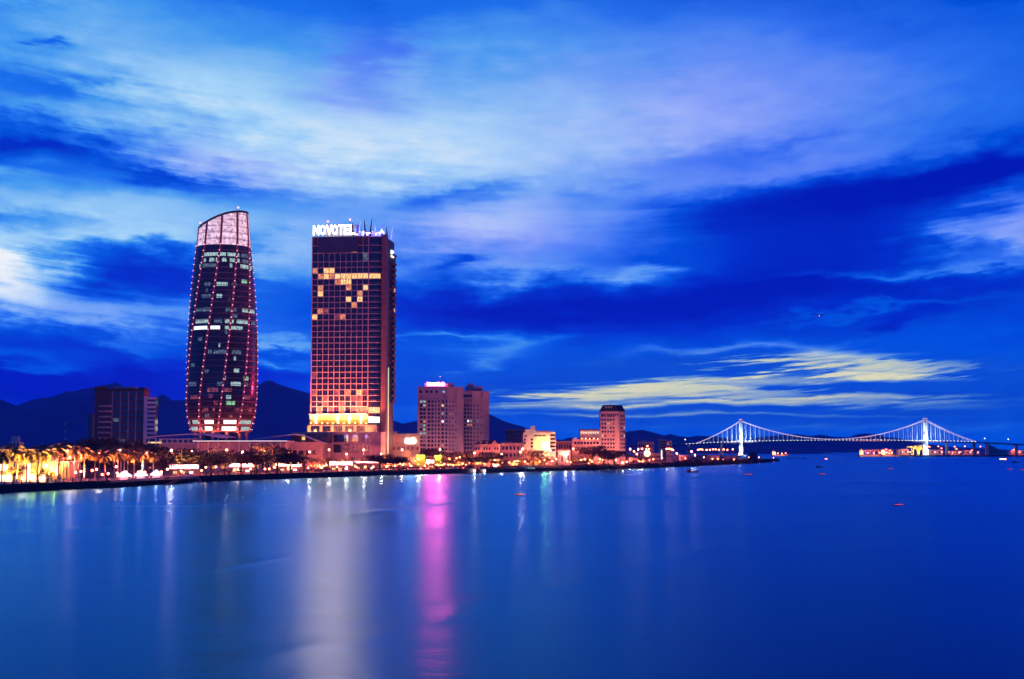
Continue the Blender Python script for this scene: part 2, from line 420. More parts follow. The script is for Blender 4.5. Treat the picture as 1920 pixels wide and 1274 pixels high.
def water_mat():
    m = bpy.data.materials.new('water'); m.use_nodes = True; nt = m.node_tree; nt.nodes.remove(nt.nodes['Principled BSDF'])
    b = nt.nodes.new('ShaderNodeBsdfGlossy'); b.inputs['Color'].default_value = (.11,.57,1,1)     # deep blue estuary water
    df = nt.nodes.new('ShaderNodeBsdfDiffuse'); df.inputs['Color'].default_value = (0,.006,.035,1)
    fr = nt.nodes.new('ShaderNodeFresnel'); fr.inputs['IOR'].default_value = 1.24; mx = nt.nodes.new('ShaderNodeMixShader')
    # tilted ripples face the viewer close by: less mirror there than a flat sheet would give
    pw = nt.nodes.new('ShaderNodeMath'); pw.operation = 'POWER'; nt.links.new(fr.outputs[0], pw.inputs[0]); pw.inputs[1].default_value = 1.12
    nt.links.new(pw.outputs[0], mx.inputs[0]); nt.links.new(df.outputs[0], mx.inputs[1]); nt.links.new(b.outputs[0], mx.inputs[2])
    nt.links.new(mx.outputs[0], nt.nodes['Material Output'].inputs['Surface'])
    g = nt.nodes.new('ShaderNodeNewGeometry')
    def noise(sx, sy, detail, dist=0):
        mp = nt.nodes.new('ShaderNodeMapping'); mp.inputs['Scale'].default_value = (sx, sy, 1)
        n = nt.nodes.new('ShaderNodeTexNoise'); n.inputs['Scale'].default_value = 1; n.inputs['Detail'].default_value = detail
        n.inputs['Distortion'].default_value = dist
        nt.links.new(g.outputs['Position'], mp.inputs[0]); nt.links.new(mp.outputs[0], n.inputs['Vector'])
        return n.outputs['Fac']
    # wind lanes and slicks: patches where the ripples are finer or coarser
    r = nt.nodes.new('ShaderNodeMapRange'); nt.links.new(noise(.006, .018, 5, .6), r.inputs[0])
    r.inputs[1].default_value = .3; r.inputs[2].default_value = .7; r.inputs[3].default_value = .21; r.inputs[4].default_value = .28
    nt.links.new(r.outputs[0], b.inputs['Roughness'])
    bp = nt.nodes.new('ShaderNodeBump'); bp.inputs['Strength'].default_value = 1.0; bp.inputs['Distance'].default_value = 1.0
    def mad(x, k, add=None):
        q = nt.nodes.new('ShaderNodeMath'); q.operation = 'MULTIPLY_ADD'; nt.links.new(x, q.inputs[0]); q.inputs[1].default_value = k
        if add is not None: nt.links.new(add, q.inputs[2])
        else: q.inputs[2].default_value = 0
        return q.outputs[0]
    h = mad(noise(.5, .8, 4), .05)
    h = mad(noise(.035, .11, 3, .4), .16, h)        # slow swell and old wakes
    # wakes that passing boats have left: low ridges curving over the water
    sp = nt.nodes.new('ShaderNodeSeparateXYZ'); nt.links.new(g.outputs['Position'], sp.inputs[0])
    def op(o, a, b=None):
        q = nt.nodes.new('ShaderNodeMath'); q.operation = o
        for i, v in enumerate((a, b)):
            if v is None: continue
            if isinstance(v, (int, float)): q.inputs[i].default_value = v
            else: nt.links.new(v, q.inputs[i])
        return q.outputs[0]
    wob = noise(.02, .03, 3)
    for (pxa, pya, pxb, pyb, wd, ht) in ((880,1140,1560,968,7,.16),(0,953,340,938,9,.30),(0,1003,320,975,8,.22),(700,960,862,941,10,.35),(1560,1040,1800,1010,9,.12),(250,1090,520,1050,6,.12)):
        ya, yb = y_at_row(pya), y_at_row(pyb); xa, xb = Xp(pxa, ya, 0), Xp(pxb, yb, 0); k = (yb-ya)/(xb-xa)
        d = op('SUBTRACT', sp.outputs[1], op('MULTIPLY_ADD', sp.outputs[0], k)); d.node.inputs[1].default_value = 0
        nt.links.new(op('ADD', op('MULTIPLY', sp.outputs[0], k), ya-k*xa), d.node.inputs[1])
        d = op('DIVIDE', op('ADD', d, op('MULTIPLY', op('SUBTRACT', wob, .5), wd*5)), wd)
        along = op('DIVIDE', op('SUBTRACT', sp.outputs[0], (xa+xb)/2), (xb-xa)*.55)
        e = op('EXPONENT', op('MULTIPLY', op('ADD', op('MULTIPLY', d, d), op('MULTIPLY', along, along)), -1.0))
        h = mad(e, ht*wd*.16, h)
    nt.links.new(h, bp.inputs['Height'])
    nt.links.new(bp.outputs[0], b.inputs['Normal'])
    return m
M['water'] = water_mat()
tag(MB().add([(-30000,-3000,0),(30000,-3000,0),(30000,60000,0),(-30000,60000,0)], [(0,1,2,3)]).build('water', M['water']), kind='structure')

edge = []
for i in range(-26, 147):
    px = i*10; p = shore(px); edge.append((p.x+random.uniform(-.3,.3), p.y+(random.uniform(-3,3) if px > 900 else 0)))
tip = shore(1466)
edge += [(tip.x+4, tip.y+40), (tip.x-10, tip.y+160), (tip.x-60, tip.y+420), (Xp(1392,3300), 3300), (Xp(1392,3300), 3640), (Xp(1250,4600), 4600)]
back = [(Xp(1150,9000), 9000), (-9000, 9000), (-9000, 200), (edge[0][0]-300, edge[0][1]-40)]
land = MB().prism(edge+back, -2, QZ)
tag(land.build('ground', M['soil']), kind='structure')
# paved promenade on the quay and the road behind it
def strip(pxs, off0, off1, z0, z1, name, mat, kind='structure'):
    b = MB(); A = [shore(p, off0) for p in pxs]; B = [shore(p, off1) for p in pxs]
    n = len(pxs); vs = []
    for a, c in zip(A, B): vs += [(a.x,a.y,z0),(c.x,c.y,z0),(a.x,a.y,z1),(c.x,c.y,z1)]
    fs = []
    for i in range(n-1):
        o = i*4; q = o+4
        fs += [(o+2,q+2,q+3,o+3),(o,q,q+2,o+2),(o+1,o+3,q+3,q+1)]
    b.add(vs, fs)
    o = b.build(name, mat)
    return tag(o, kind=kind) if kind else o
PXQ = list(range(-200, 1010, 15))
strip(PXQ, .4, 17, QZ+.01, QZ+.16, 'promenade', M['pavement'])
strip(PXQ, 17.3, 34, QZ, QZ+.05, 'road', M['asphalt'])
strip(PXQ, 34.3, 42, QZ+.01, QZ+.17, 'pavement', M['pavement'])
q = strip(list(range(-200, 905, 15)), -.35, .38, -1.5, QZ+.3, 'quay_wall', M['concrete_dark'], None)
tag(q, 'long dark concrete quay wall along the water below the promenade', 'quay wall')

def ridge(pts, Y, depth, name, seed, mat, rough=5):
    """a mountain: its crest where the photograph shows it, spurs and valleys running down both sides"""
    rnd = random.Random(seed); n = 150; k = 12
    px0, px1 = pts[0][0], pts[-1][0]
    b = MB(); vs = []
    ph = [(rnd.uniform(0,6.3), rnd.uniform(0,6.3)) for _ in range(9)]
    for i in range(n+1):
        px = lerp(px0, px1, i/n); zc = max(Zp(interp(pts, px), Y), 4)
        x = Xp(px, Y)
        j = sum(math.sin(x/1500*2**q*3+ph[q][0])/2**q for q in range(2, 7))
        zc += j*zc*.012*rough/5
        for t in range(-k, k+1):
            u = t/k; prof = (1-abs(u))**1.25
            w = sum(math.sin(x/1500*2**q+ph[q][1]+u*3*(q-3))/1.8**q for q in range(1, 6))
            z = zc*prof*(1+.16*w*math.sin(math.pi*abs(u))) if abs(u) < 1 else -20
            vs.append((x*(1+u*.02), Y+u*depth+w*depth*.07*(1-abs(u))*(abs(u) > 0), z))
    m = 2*k+1
    fs = [(i*m+t, (i+1)*m+t, (i+1)*m+t+1, i*m+t+1) for i in range(n) for t in range(2*k)]
    b.add(vs, fs)
    o = b.build(name, mat, smooth=True)
    return tag(o, kind='structure')
M['hill_haze_blue'] = pm('hill_haze_blue', (.03,.06,.20), .95, .4, .004)  # blue of the distant air is put into the hill colour
ridge([(-700,800),(-420,756),(-250,728),(-120,744),(-40,736),(5,752),(32,763),(50,753),(62,748),(95,745),(112,738),(122,733),(134,735),(146,731),(165,728),(185,724),(215,718),(245,735),(270,752),(288,748),(300,741),(304,738),(312,744),(322,751),(345,750),(380,752),(420,740),(455,730),(482,723),(500,712),(506,713),(520,720),(552,730),(580,738),(640,770),(700,802),(760,838)], 9500, 2600, 'hills', 1, M['hill_haze_blue'])
ridge([(560,838),(640,800),(700,786),(735,788),(755,795),(783,789),(820,775),(860,768),(900,770),(915,775),(942,789),(980,800),(1010,812),(1040,822),(1052,826),(1070,820),(1090,828),(1120,838)], 8200, 2000, 'hills', 2, M['hill_haze_blue'])
ridge([(1000,840),(1080,832),(1130,822),(1160,812),(1180,809),(1205,806),(1222,810),(1245,817),(1258,814),(1272,818),(1292,820),(1310,817),(1345,819),(1380,826),(1420,834),(1450,840)], 7800, 1700, 'hills', 3, M['hill_haze_blue'])
ridge([(1330,840),(1380,829),(1430,819),(1470,816),(1495,814.5),(1520,818),(1540,815),(1560,819),(1592,821),(1606,815),(1622,812.5),(1640,815),(1665,820),(1690,823),(1720,830),(1780,838),(1850,841)], 13000, 1900, 'hills', 4, M['hill_haze_blue'])
far = MB().prism([(Xp(1660,3560),3560),(Xp(1720,3470),3470),(Xp(1800,3450),3450),(Xp(1850,3420),3420),(Xp(2150,3350),3350),(Xp(2300,6000),6000),(Xp(1640,6000),6000)], -2, 3.0)
tag(far.build('far_shore', M['soil']), kind='structure')

# ------------------------------------------------------------------ curved glass tower
def curved_tower():
    Y = 1060.0; cxp = 416.0
    prof_px = [(398,44),(432,47.5),(465,50),(500,53.3),(560,58.5),(610,61.8),(650,64),(700,65.6),(750,66),(780,63.2),(800,58.2),(811,54.5)]
    s = Y/F
    zt = [(Zp(py, Y), r*s) for py, r in prof_px][::-1]
    radius = lambda z: interp(zt, z)
    z0, zg, ztop = zt[0][0], Zp(465, Y), zt[-1][0]
    X0 = Xp(cxp, Y, 60); GZ = QZ
    t = thing('curved_office_tower', 'tall bulging round glass tower with sloping pink lit crown and dotted ribs', 'tower', (X0, Y, GZ), math.atan2(-X0, Y))
    dz = GZ
    top = lambda a: Zp(409, Y)+s*(15.5*math.cos(a)-7.5*math.cos(a)**2)   # rim climbs in a curve towards +x
    n = 60
    # glass below the crown
    def shell(za, zb, m, inset=0.0, rimtop=False):
        vs = []; fs = []
        for k in range(m+1):
            for i in range(n):
                a = 2*math.pi*i/n
                zz = lerp(za, top(a) if rimtop else zb, k/m); r = radius(zz)-inset
                vs.append((r*math.cos(a), r*math.sin(a), zz-dz))
        for k in range(m):
            for i in range(n): fs.append((k*n+i, k*n+(i+1)%n, (k+1)*n+(i+1)%n, (k+1)*n+i))
        return vs, fs
    # curtain wall: thin mullions and floor lines as a pattern of the glass
    m = bpy.data.materials.new('curtain_wall'); m.use_nodes = True; nt = m.node_tree; b = nt.nodes['Principled BSDF']
    tcn = nt.nodes.new('ShaderNodeTexCoord'); sp = nt.nodes.new('ShaderNodeSeparateXYZ'); nt.links.new(tcn.outputs['Object'], sp.inputs[0])
    def mth(op, a, c=None, d=None):
        q = nt.nodes.new('ShaderNodeMath'); q.operation = op
        for i, v in enumerate((a, c, d)):
            if v is None: continue
            if isinstance(v, (int, float)): q.inputs[i].default_value = v
            else: nt.links.new(v, q.inputs[i])
        return q.outputs[0]
    ang = mth('ARCTAN2', sp.outputs[1], sp.outputs[0])
    mul = mth('LESS_THAN', mth('FRACT', mth('MULTIPLY', ang, 100/math.pi)), .22)
    flo = mth('LESS_THAN', mth('FRACT', mth('MULTIPLY', sp.outputs[2], 1/4.1)), .24)
    either = mth('MAXIMUM', mul, flo)
    nz = nt.nodes.new('ShaderNodeTexNoise'); nz.inputs['Scale'].default_value = .12; nt.links.new(tcn.outputs['Object'], nz.inputs[0])
    mixc = nt.nodes.new('ShaderNodeMix'); mixc.data_type = 'RGBA'; nt.links.new(either, mixc.inputs[0])
    mixc.inputs[6].default_value = (.010,.010,.016,1); mixc.inputs[7].default_value = (.22,.12,.11,1)
    nt.links.new(mixc.outputs[2], b.inputs['Base Color'])
    rg = mth('MULTIPLY_ADD', either, .35, mth('MULTIPLY_ADD', nz.outputs['Fac'], .2, .02)); nt.links.new(rg, b.inputs['Roughness'])
    b.inputs['Specular IOR Level'].default_value = .4
    vs, fs = shell(z0, zg, 40)
    MB().add(vs, fs).build('glass_shell', m, t, smooth=True)
    bot = MB(); r0 = radius(z0)
    bot.add([(r0*math.cos(2*math.pi*i/n), r0*math.sin(2*math.pi*i/n), z0-dz+.05) for i in range(n)], [tuple(range(n-1,-1,-1))])
    bot.build('soffit', M['concrete'], t)
    # floor edges stand a little proud
    fl = MB(); z = z0+4.1
    while z < zg-2:
        r = radius(z)
        vs = [((r+o)*math.cos(2*math.pi*i/n), (r+o)*math.sin(2*math.pi*i/n), z-dz+q) for o, q in ((0,0),(.18,0),(.18,.35),(0,.35)) for i in range(n)]
        fl.add(vs, [(k*n+i, k*n+(i+1)%n, (k+1)*n+(i+1)%n, (k+1)*n+i) for k in range(3) for i in range(n)])
        z += 4.1
    fl.build('floor_edges', M['hotel_dark'], t)
    # lit lattice crown, open at the top
    cm = bpy.data.materials.new('lit_lattice'); cm.use_nodes = True; nt = cm.node_tree; b = nt.nodes['Principled BSDF']
    b.inputs['Base Color'].default_value = (.35,.25,.3,1); b.inputs['Roughness'].default_value = .5
    tcn = nt.nodes.new('ShaderNodeTexCoord'); sp = nt.nodes.new('ShaderNodeSeparateXYZ'); nt.links.new(tcn.outputs['Object'], sp.inputs[0])
    ang = mth('ARCTAN2', sp.outputs[1], sp.outputs[0])
    mul = mth('LESS_THAN', mth('FRACT', mth('MULTIPLY', ang, 75/math.pi)), .28)
    flo = mth('LESS_THAN', mth('FRACT', mth('MULTIPLY_ADD', sp.outputs[2], 1/4.6, .2)), .16)
    cb = nt.nodes.new('ShaderNodeCombineXYZ'); nt.links.new(mth('MULTIPLY', ang, 4.5), cb.inputs[0]); nt.links.new(mth('MULTIPLY', sp.outputs[2], .22), cb.inputs[1])
    nz = nt.nodes.new('ShaderNodeTexNoise'); nz.inputs['Scale'].default_value = 1.6; nz.inputs['Detail'].default_value = 4; nz.inputs['Roughness'].default_value=.65; nt.links.new(cb.outputs[0], nz.inputs[0])
    mr = nt.nodes.new('ShaderNodeMapRange'); nt.links.new(nz.outputs['Fac'], mr.inputs[0]); mr.inputs[1].default_value = .32; mr.inputs[2].default_value = .66; mr.inputs[3].default_value = .16; mr.inputs[4].default_value = 1.7
    st = mth('MULTIPLY', mr.outputs[0], mth('SUBTRACT', 1.0, mth('MULTIPLY', mth('MAXIMUM', mul, flo), .62)))
    b.inputs['Emission Color'].default_value = (1,.66,.80,1); nt.links.new(st, b.inputs['Emission Strength'])
    vs, fs = shell(zg+.02, 0, 10, 0.05, True)
    MB().add(vs, fs).build('crown_lattice', cm, t, smooth=True)
    rim = MB(); vs = []
    for o, q in ((-.7,-.4),(.35,-.4),(.35,1.1),(-.7,1.1)):
        for i in range(n):
            a = 2*math.pi*i/n; r = radius(top(a))+o; vs.append((r*math.cos(a), r*math.sin(a), top(a)-dz+q))
    rim.add(vs, [(k*n+i, k*n+(i+1)%n, ((k+1)%4)*n+(i+1)%n, ((k+1)%4)*n+i) for k in range(4) for i in range(n)])
    rim.build('crown_rim', M['metal_dark'], t)
    # twisted ribs with rows of pink lamps
    def pos(z, a, off=0.0):
        r = radius(z)+off; return (r*math.cos(a), r*math.sin(a), z-dz)
    dots = [z0+2+k*2.22*1.95 for k in range(200) if z0+2+k*2.22*1.95 < zg+2]
    for k in range(10):
        a_top = -math.pi/2+R(-7)+k*2*math.pi/10
        def ang_at(z): return a_top-R(35)*min(1, max(0, (zg-z)/(zg-z0)))**.9 + R(3)*max(0, (z-zg)/(ztop-zg))
        rb = MB(); prev = None; zz = [lerp(z0-.3, zg, i/40) for i in range(41)]+[lerp(zg, top(ang_at(ztop)), i/8) for i in range(1, 9)]
        vs = []
        for z in zz:
            a = ang_at(z); w = .75/radius(z)
            vs += [pos(z, a-w, .0), pos(z, a-w, .55), pos(z, a+w, .55), pos(z, a+w, .0)]
        fs = []
        for i in range(len(zz)-1):
            o = i*4
            fs += [(o+q, o+q+1, o+5+q, o+4+q) for q in range(3)]
        rb.add(vs, fs)
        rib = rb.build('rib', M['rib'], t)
        d = MB()
        for z in dots:
            d.ball(pos(z, ang_at(z), .8), .36, 6, 4)
        tag(d.build('rib_lamps', M['lamp_pink'], rib), kind='stuff')
    # rooms lit behind the glass: column ranges read floor by floor; red panes glow in place of reflections
    rows = [(483.6,(380,420),'window_cool'),(483.6,(423,444),'window_cool'),(483.6,(448,468),'window_dim'),
      (494,(380,384),'window_cool'),(494,(390,399),'window_cool'),(494,(402,408),'window_cool'),(494,(413,421),'window_cool'),(494,(427,445),'window_cool'),(494,(450,468),'window_dim'),
      (504,(372,374),'window_cool'),(504,(377,405),'window_dim'),(504,(427,432),'window_cool'),(504,(447,468),'window_cool'),
      (532,(449,459),'window_green'),(539,(382,393),'window_dim'),(539,(404,424),'window_cool'),(539,(432,440),'window_dim'),
      (561,(377,394),'window_dim'),(561,(404,414),'window_cool'),(586,(366,395),'window_dim'),(586,(421,440),'window_dim'),(586,(451,474),'window_cool'),
      (597,(432,442),'window_dim'),(607.5,(367,390),'window_cool'),(607.5,(400,415),'window_dim'),(607.5,(420,436),'window_cool'),(607.5,(441,462),'window_cool'),(607.5,(468,476),'window_dim'),
      (619,(364,388),'window_white'),(619,(394,411),'window_white'),(619,(420,452),'window_cool'),(664,(390,397),'window_dim'),(664,(400,426),'window_dim'),(664,(433,450),'window_dim'),
      (676,(437,441),'window_cool'),(698,(437,447),'window_cool'),(712,(455,464),'window_green'),(712,(418,423),'window_cool'),(722.6,(356,370),'window_dim'),(722.6,(407,418),'window_dim'),(722.6,(432,450),'window_cool'),(722.6,(457,464),'window_dim'),
      (734,(390,410),'window_red'),(734,(416,434),'window_red'),(745,(392,400),'window_red'),(747,(360,373),'window_red'),(747,(424,433),'window_cool'),(747,(457,468),'window_red'),(758,(402,409),'window_red'),(758,(424,440),'window_green'),(770,(382,392),'window_red'),(770,(400,404),'window_red'),(770,(440,449),'window_red'),(770,(465,471),'window_red'),
      (781,(386,394),'window_dim'),(781,(430,436),'window_red'),
      (792.5,(355,359),'window_cool'),(792.5,(364,375),'window_cool'),(792.5,(386,402),'window_white'),(792.5,(420,443),'window_white'),(792.5,(446,470),'window_cool'),
      (804.7,(362,374),'window_cool'),(804.7,(379,382),'window_cool'),(804.7,(387,400),'window_white'),(804.7,(417,443),'window_white'),(804.7,(452,467),'window_cool'),
      (515,(462,466),'window_dim'),(550,(384,388),'window_dim'),(628,(420,424),'window_dim'),(640,(372,380),'window_dim'),(652,(409,412),'window_cool'),(688,(360,366),'window_dim'),(700,(385,392),'window_dim')]
    for py, (xa, xb), mat in rows:
        zc = Zp(py, Y); h = 2.7; r = radius(zc)
        clampf = lambda q: max(-.985, min(.985, (q-cxp)*s/r))
        a0, a1 = -math.pi/2+math.asin(clampf(xa)), -math.pi/2+math.asin(clampf(xb))
        k = max(1, int((a1-a0)/R(4)))
        vs = []
        for i in range(k+1):
            a = lerp(a0, a1, i/k)
            vs += [pos(zc-h/2, a, .09), pos(zc+h/2, a, .09)]
        MB().add(vs, [(2*i, 2*i+2, 2*i+3, 2*i+1) for i in range(k)]).build('window', M[mat], t)
    # open ground floor on columns
    core = MB().lathe([(11, .2),(11, z0-dz)], 24); core.build('lobby_core', M['glass_dark'], t)
    for k in range(12):
        a = 2*math.pi*k/12+.2
        c = MB().tube((18.3*math.cos(a), 18.3*math.sin(a), 0), (18.3*math.cos(a), 18.3*math.sin(a), z0-dz+.04), 1.0, n=10); c.build('column', M['pink_wall'], t)
    lp = MB().box(5.6,7.4,-18.9,-18.6, 5, 9); lp.build('lit_banner', M['window_gold'], t)
    for a in (R(200), R(-55)):
        z = top(a)+1.0; b = MB().tube((radius(z)*math.cos(a), radius(z)*math.sin(a), z-dz), (radius(z)*math.cos(a), radius(z)*math.sin(a), z-dz+1.6), .15)
        o = b.build('beacon_post', M['metal_dark'], t)
        MB().ball((radius(z)*math.cos(a), radius(z)*math.sin(a), z-dz+2.1), .7, 8, 5).build('beacon', M['lamp_pink'], o)
    for k in range(4):
        a = -math.pi/2+(k-1.5)*.55
        lamp(t, (30*math.cos(a), 30*math.sin(a), z0-dz-6), 17000, SOD, .5, 'facade_spot', 110, (R(90+60), 0, a+math.pi/2))  # unseen spots added to redden the lower glass
M['rib'] = pm('rib', (.22,.05,.07), .5, .1, .5, em=(1,.08,.16), es=.07, sample=False)  # faint red glow put into the ribs, standing for lamplight on them
curved_tower()

# ------------------------------------------------------------------ hotel tower
def hotel():
    rz = R(-6.9); Y0 = 927.0
    W, P = 36.0, 3.6
    xr = Xp(689.5, Y0, 60)                      # right end of the window grid
    c, s_ = math.cos(rz), math.sin(rz)
    x0, y0 = xr-W*c, Y0-W*s_
    t = thing('hotel_tower', 'tall slab hotel with a lit window grid, floodlit base and white rooftop name sign', 'hotel', (x0, y0, QZ), rz)
    z = lambda py: Zp(py, Y0+2)-QZ
    ztop, zrow, zrb, zled = z(444), z(491), z(753), z(795)
    D = 24.0
    # body of dark glass, the grid of slabs and mullions stands 0.7 m in front of it
    b = MB(); b.box(0, W, .7, D, 0, ztop-.4); b.box(W, W+8.2, 2.4, D, 0, ztop-.4); b.build('body', M['hotel_dark'], t)
    g = MB(); nr = 24; rh = (zrow-zrb)/nr
    for k in range(11):
        w = .28 if k in (0, 10) else .17
        g.box(k*P-w, k*P+w, 0, .69, zled, ztop)
    levels = [zrb+rh*k for k in range(nr+1)]+[z(474.6), z(461), ztop, z(762.5), z(776)]
    for q in levels:
        for k in range(10): g.box(k*P+(.29 if k == 0 else .175), (k+1)*P-(.29 if k == 9 else .175), .04, .69, q-.22, q+.22)
    g.build('facade_grid', M['hotel_stone'], t)
    # windows: every pane of the grid
    lit = {}
    for r, cs in {1:[(0,'w'),(2,'g'),(3,'g')],2:[(1,'w'),(2,'g'),(3,'w'),(4,'g'),(5,'g'),(6,'G'),(7,'G'),(8,'G'),(9,'G')],3:[(4,'w'),(5,'g'),(6,'g')],4:[(1,'w'),(6,'w'),(9,'g')],5:[(1,'g'),(8,'w')],6:[(6,'g'),(8,'g')],7:[(7,'w')],8:[(1,'w'),(2,'r')],9:[(0,'g'),(4,'r'),(5,'w')],22:[(0,'r'),(4,'r'),(6,'w'),(8,'g'),(9,'r')],23:[(2,'r'),(7,'r'),(8,'r')],19:[(0,'r')]}.items():
        for cc, k in cs: lit[(r, cc)] = {'w':'window_warm','g':'window_gold','G':'window_gold','r':'window_red'}[k]
    cells = []
    for r in range(nr):
        for k in range(10): cells.append((r, k, k*P+P/2, zrow-rh*(r+1)+.22, P-.36, rh-.44, lit.get((r, k))))
    for k in range(10): cells.append((31, k, k*P+P/2, z(491)+.22, P-.36, z(474.6)-z(491)-.44, None if k < 9 else 'window_dim'))
    for k in range(10): cells.append((32, k, k*P+P/2, z(762.5)+.22, P-.36, z(753)-z(762.5)-.44, 'window_red' if k in (2,5,8) else None))
    for k in range(10): cells.append((33, k, k*P+P/2, z(776)+.22, P-.36, z(762.5)-z(776)-.44, 'window_warm' if k in (1,5,8,9) else 'window_red' if k % 2 else None))
    for k in range(10): cells.append((34, k, k*P+P/2, z(474.6)+.22, P-.36, z(461)-z(474.6)-.44, 'window_warm' if k == 7 else None))
    rest = MB(); n = 0
    cells.sort(key=lambda q: (q[6] is None, -q[0]))
    for r, k, x, zz, w, h, mat in cells:
        if n < 92:
            pane = MB(); half = random.uniform(.35,.65)*w
            pane.box(-w/2, -w/2+half-.05, .42, .66, 0, h); pane.box(-w/2+half+.05, w/2, .50, .66, 0, h); pane.box(-w/2+half-.049, -w/2+half+.049, .30, .66, 0, h, 1)
            pane.build('window', [M[mat or 'glass_dark'], M['metal_dark']], t, (x, 0, zz)); n += 1
        else:
            rest.box(x-w/2, x-w*.06, .46, .66, zz, zz+h); rest.box(x+w*.0, x+w/2, .50, .66, zz, zz+h)
    tag(rest.build('windows', M['glass_dark'], t), kind='stuff')
    # big dark screen below the name sign
    MB().box(P+.1, W-6.8, -.55, -.06, z(474)+.3, z(446)).build('media_screen', M['screen'], t)
    # rounded corner with balconies
    prof = [(W+.3, .05),(W+4.6, .05),(W+6.4, .55),(W+7.6, 1.5),(W+8.1, 2.35),(W+.3, 2.35)]
    inner = [(W+.3, .9),(W+4.4, .9),(W+6.0, 1.3),(W+7.0, 2.0),(W+7.2, 2.36),(W+.3, 2.36)]
    floors = [zrb+rh*k for k in range(nr+1)]+[z(474.6), z(461), ztop-.3]
    cg = MB().prism(inner, z(790), ztop-.5); cg.build('corner_glass', M['glass_dark'], t)
    for q in floors:
        bb = MB().prism(prof, q-.2, q+.2)
        bal = bb.build('balcony', M['hotel_stone'], t)
        rl = MB()
        for (xa, ya), (xb, yb) in zip(prof[:4], prof[1:5]):
            rl.bar((xa, ya+.05, q+1.2), (xb, yb+.05, q+1.2), .08, .08)
            for u in (0, .5): rl.bar((lerp(xa,xb,u), lerp(ya,yb,u)+.05, q+.2), (lerp(xa,xb,u), lerp(ya,yb,u)+.05, q+1.2), .05, .05)
        rl.build('balcony_rail', M['metal_grey'], bal)
    zz = zrow-rh*3+.3
    MB().prism([(x+.02, y-.06) for x, y in inner[:5]]+[(W+.3, 2.3)], zz, zz+rh-.7).build('lit_corner_room', M['window_gold'], t)
    for pa, pb, mt in ((764,775,'window_gold'),(782,793,'window_white'),(800,812,'window_red')):
        MB().prism([(x+.05, y-.12) for x, y in inner[:5]]+[(W+.3, 2.3)], z(pb), z(pa)).build('lit_corner_room', M[mt], t)
    # stone pier and the side wall with its notched balconies
    MB().box(W+8.25, W+11.3, .8, 5, 0, ztop+1.0).build('corner_pier', M['granite'], t)
    MB().box(W+8.25, W+11.2, 5.01, D+1, 0, ztop-1).build('side_wall', M['hotel_dark'], t)
    sb = MB()
    for q in floors[:-2]:
        sb = MB().box(W+11.22, W+13.0, 12, D+.5, q-.25, q+.2); sb.box(W+12.85, W+13.0, 12, D+.5, q+.2, q+1.1)
        sb.build('side_balcony', M['hotel_dark'], t)
    MB().box(W+11.22, W+12.4, D-3, D+.4, z(748), z(472)).build('side_fin', M['granite'], t)
    st = MB().box(W+11.25, W+11.5, 7.2, 8.0, 1, z(690)); st.box(W+11.25, W+11.5, 8.8, 9.4, 1, z(688)); st.build('light_strip', M['strip_green'], t)
    sg = MB().box(W+11.25, W+12.1, 13.5, 20, z(478), z(465)); sg.build('side_sign', M['window_white'], t)
    for q in (545, 583): MB().box(W+13.01, W+13.1, 16, 20, z(q)+.4, z(q)+2.6).build('window', M['window_warm'], t)
    # roof: parapet, plant, letters, fins
    MB().box(0, W+8.2, .75, D, ztop-.39, ztop).build('roof_slab', M['concrete'], t)
    MB().box(6, 26, 9, 20, ztop+.01, z(417)).build('plant_room', M['metal_grey'], t)
    fr = MB()
    for k in range(12): fr.bar((.6+k*2.3, .9, ztop), (.6+k*2.3, .9, z(424)), .14, .14)
    for q in (441, 432, 424): fr.bar((.3, 1.05, z(q)), (27, 1.05, z(q)), .12, .12)
    fr.build('sign_frame', M['metal_dark'], t)
    word = 'NOVOTEL'; adv = [0, 4.35, 8.3, 12.1, 16.1, 19.9, 23.5]; wid = [3.8,3.6,4.0,3.6,3.6,3.1,3.2]
    for ch, a, w in zip(word, adv, wid):
        me = text_mesh('sign_letter', ch, z(422)-z(440), w*.94, .3, .005, M['sign_white'])
        link('sign_letter', me, t, (.4+a, .35, z(440)))
    for k in range(4): lamp(t, (3.5+k*6.8, -1.0, z(431)), 190000, (1,.145,.088), 1.6, 'sign_streak_spot', 165, (R(-90), 0, 0))  # outward spots added so the sign throws a streak on the water
    hp = [(661,418),(672,416),(684,413),(694,411.5),(704,424),(712,423),(720,423),(729,421)]
    for i, (px, py) in enumerate(hp):
        lx = (px-583)/106.5*W*.985; ly = .2 if lx < W+6 else 2+(lx-W-6)*2.2
        if lx > W+10: lx = W+9.5+i*.2
        f = MB(); lean = .5 if i % 2 else -.3; h = z(py)-ztop
        vs = []
        for k in range(6):
            u = k/5; w = .62*(1-u*.75); vs += [(lx-w+lean*u*u*2.2, ly-.1, ztop+h*u), (lx+w+lean*u*u*2.2, ly-.1, ztop+h*u), (lx+w+lean*u*u*2.2, ly+.16, ztop+h*u), (lx-w+lean*u*u*2.2, ly+.16, ztop+h*u)]
        f.add(vs, [(k*4+q, k*4+(q+1)%4, k*4+4+(q+1)%4, k*4+4+q) for k in range(5) for q in range(4)]+[(20,21,22,23)])
        f.build('roof_fin', M['fin_blue_glow'] if i % 3 == 1 else M['metal_dark'], t)
    rail = MB()
    rail.bar((27, .5, ztop+1.5), (W+8, .6, ztop+1.5), .12, .12); rail.bar((27, .5, ztop+2.8), (W+8, .6, ztop+2.8), .12, .12); rail.bar((W+8, .6, ztop+2.0), (W+11, 20, ztop+2.0), .12, .12)
    for k in range(9): rail.bar((27+k*2.2, .5, ztop), (27+k*2.2, .5, ztop+2.9), .1, .1)
    rail.box(30, W+9, 5, 8, ztop+.02, ztop+3.2)
    rail.build('roof_terrace', M['terrace_blue'], t)
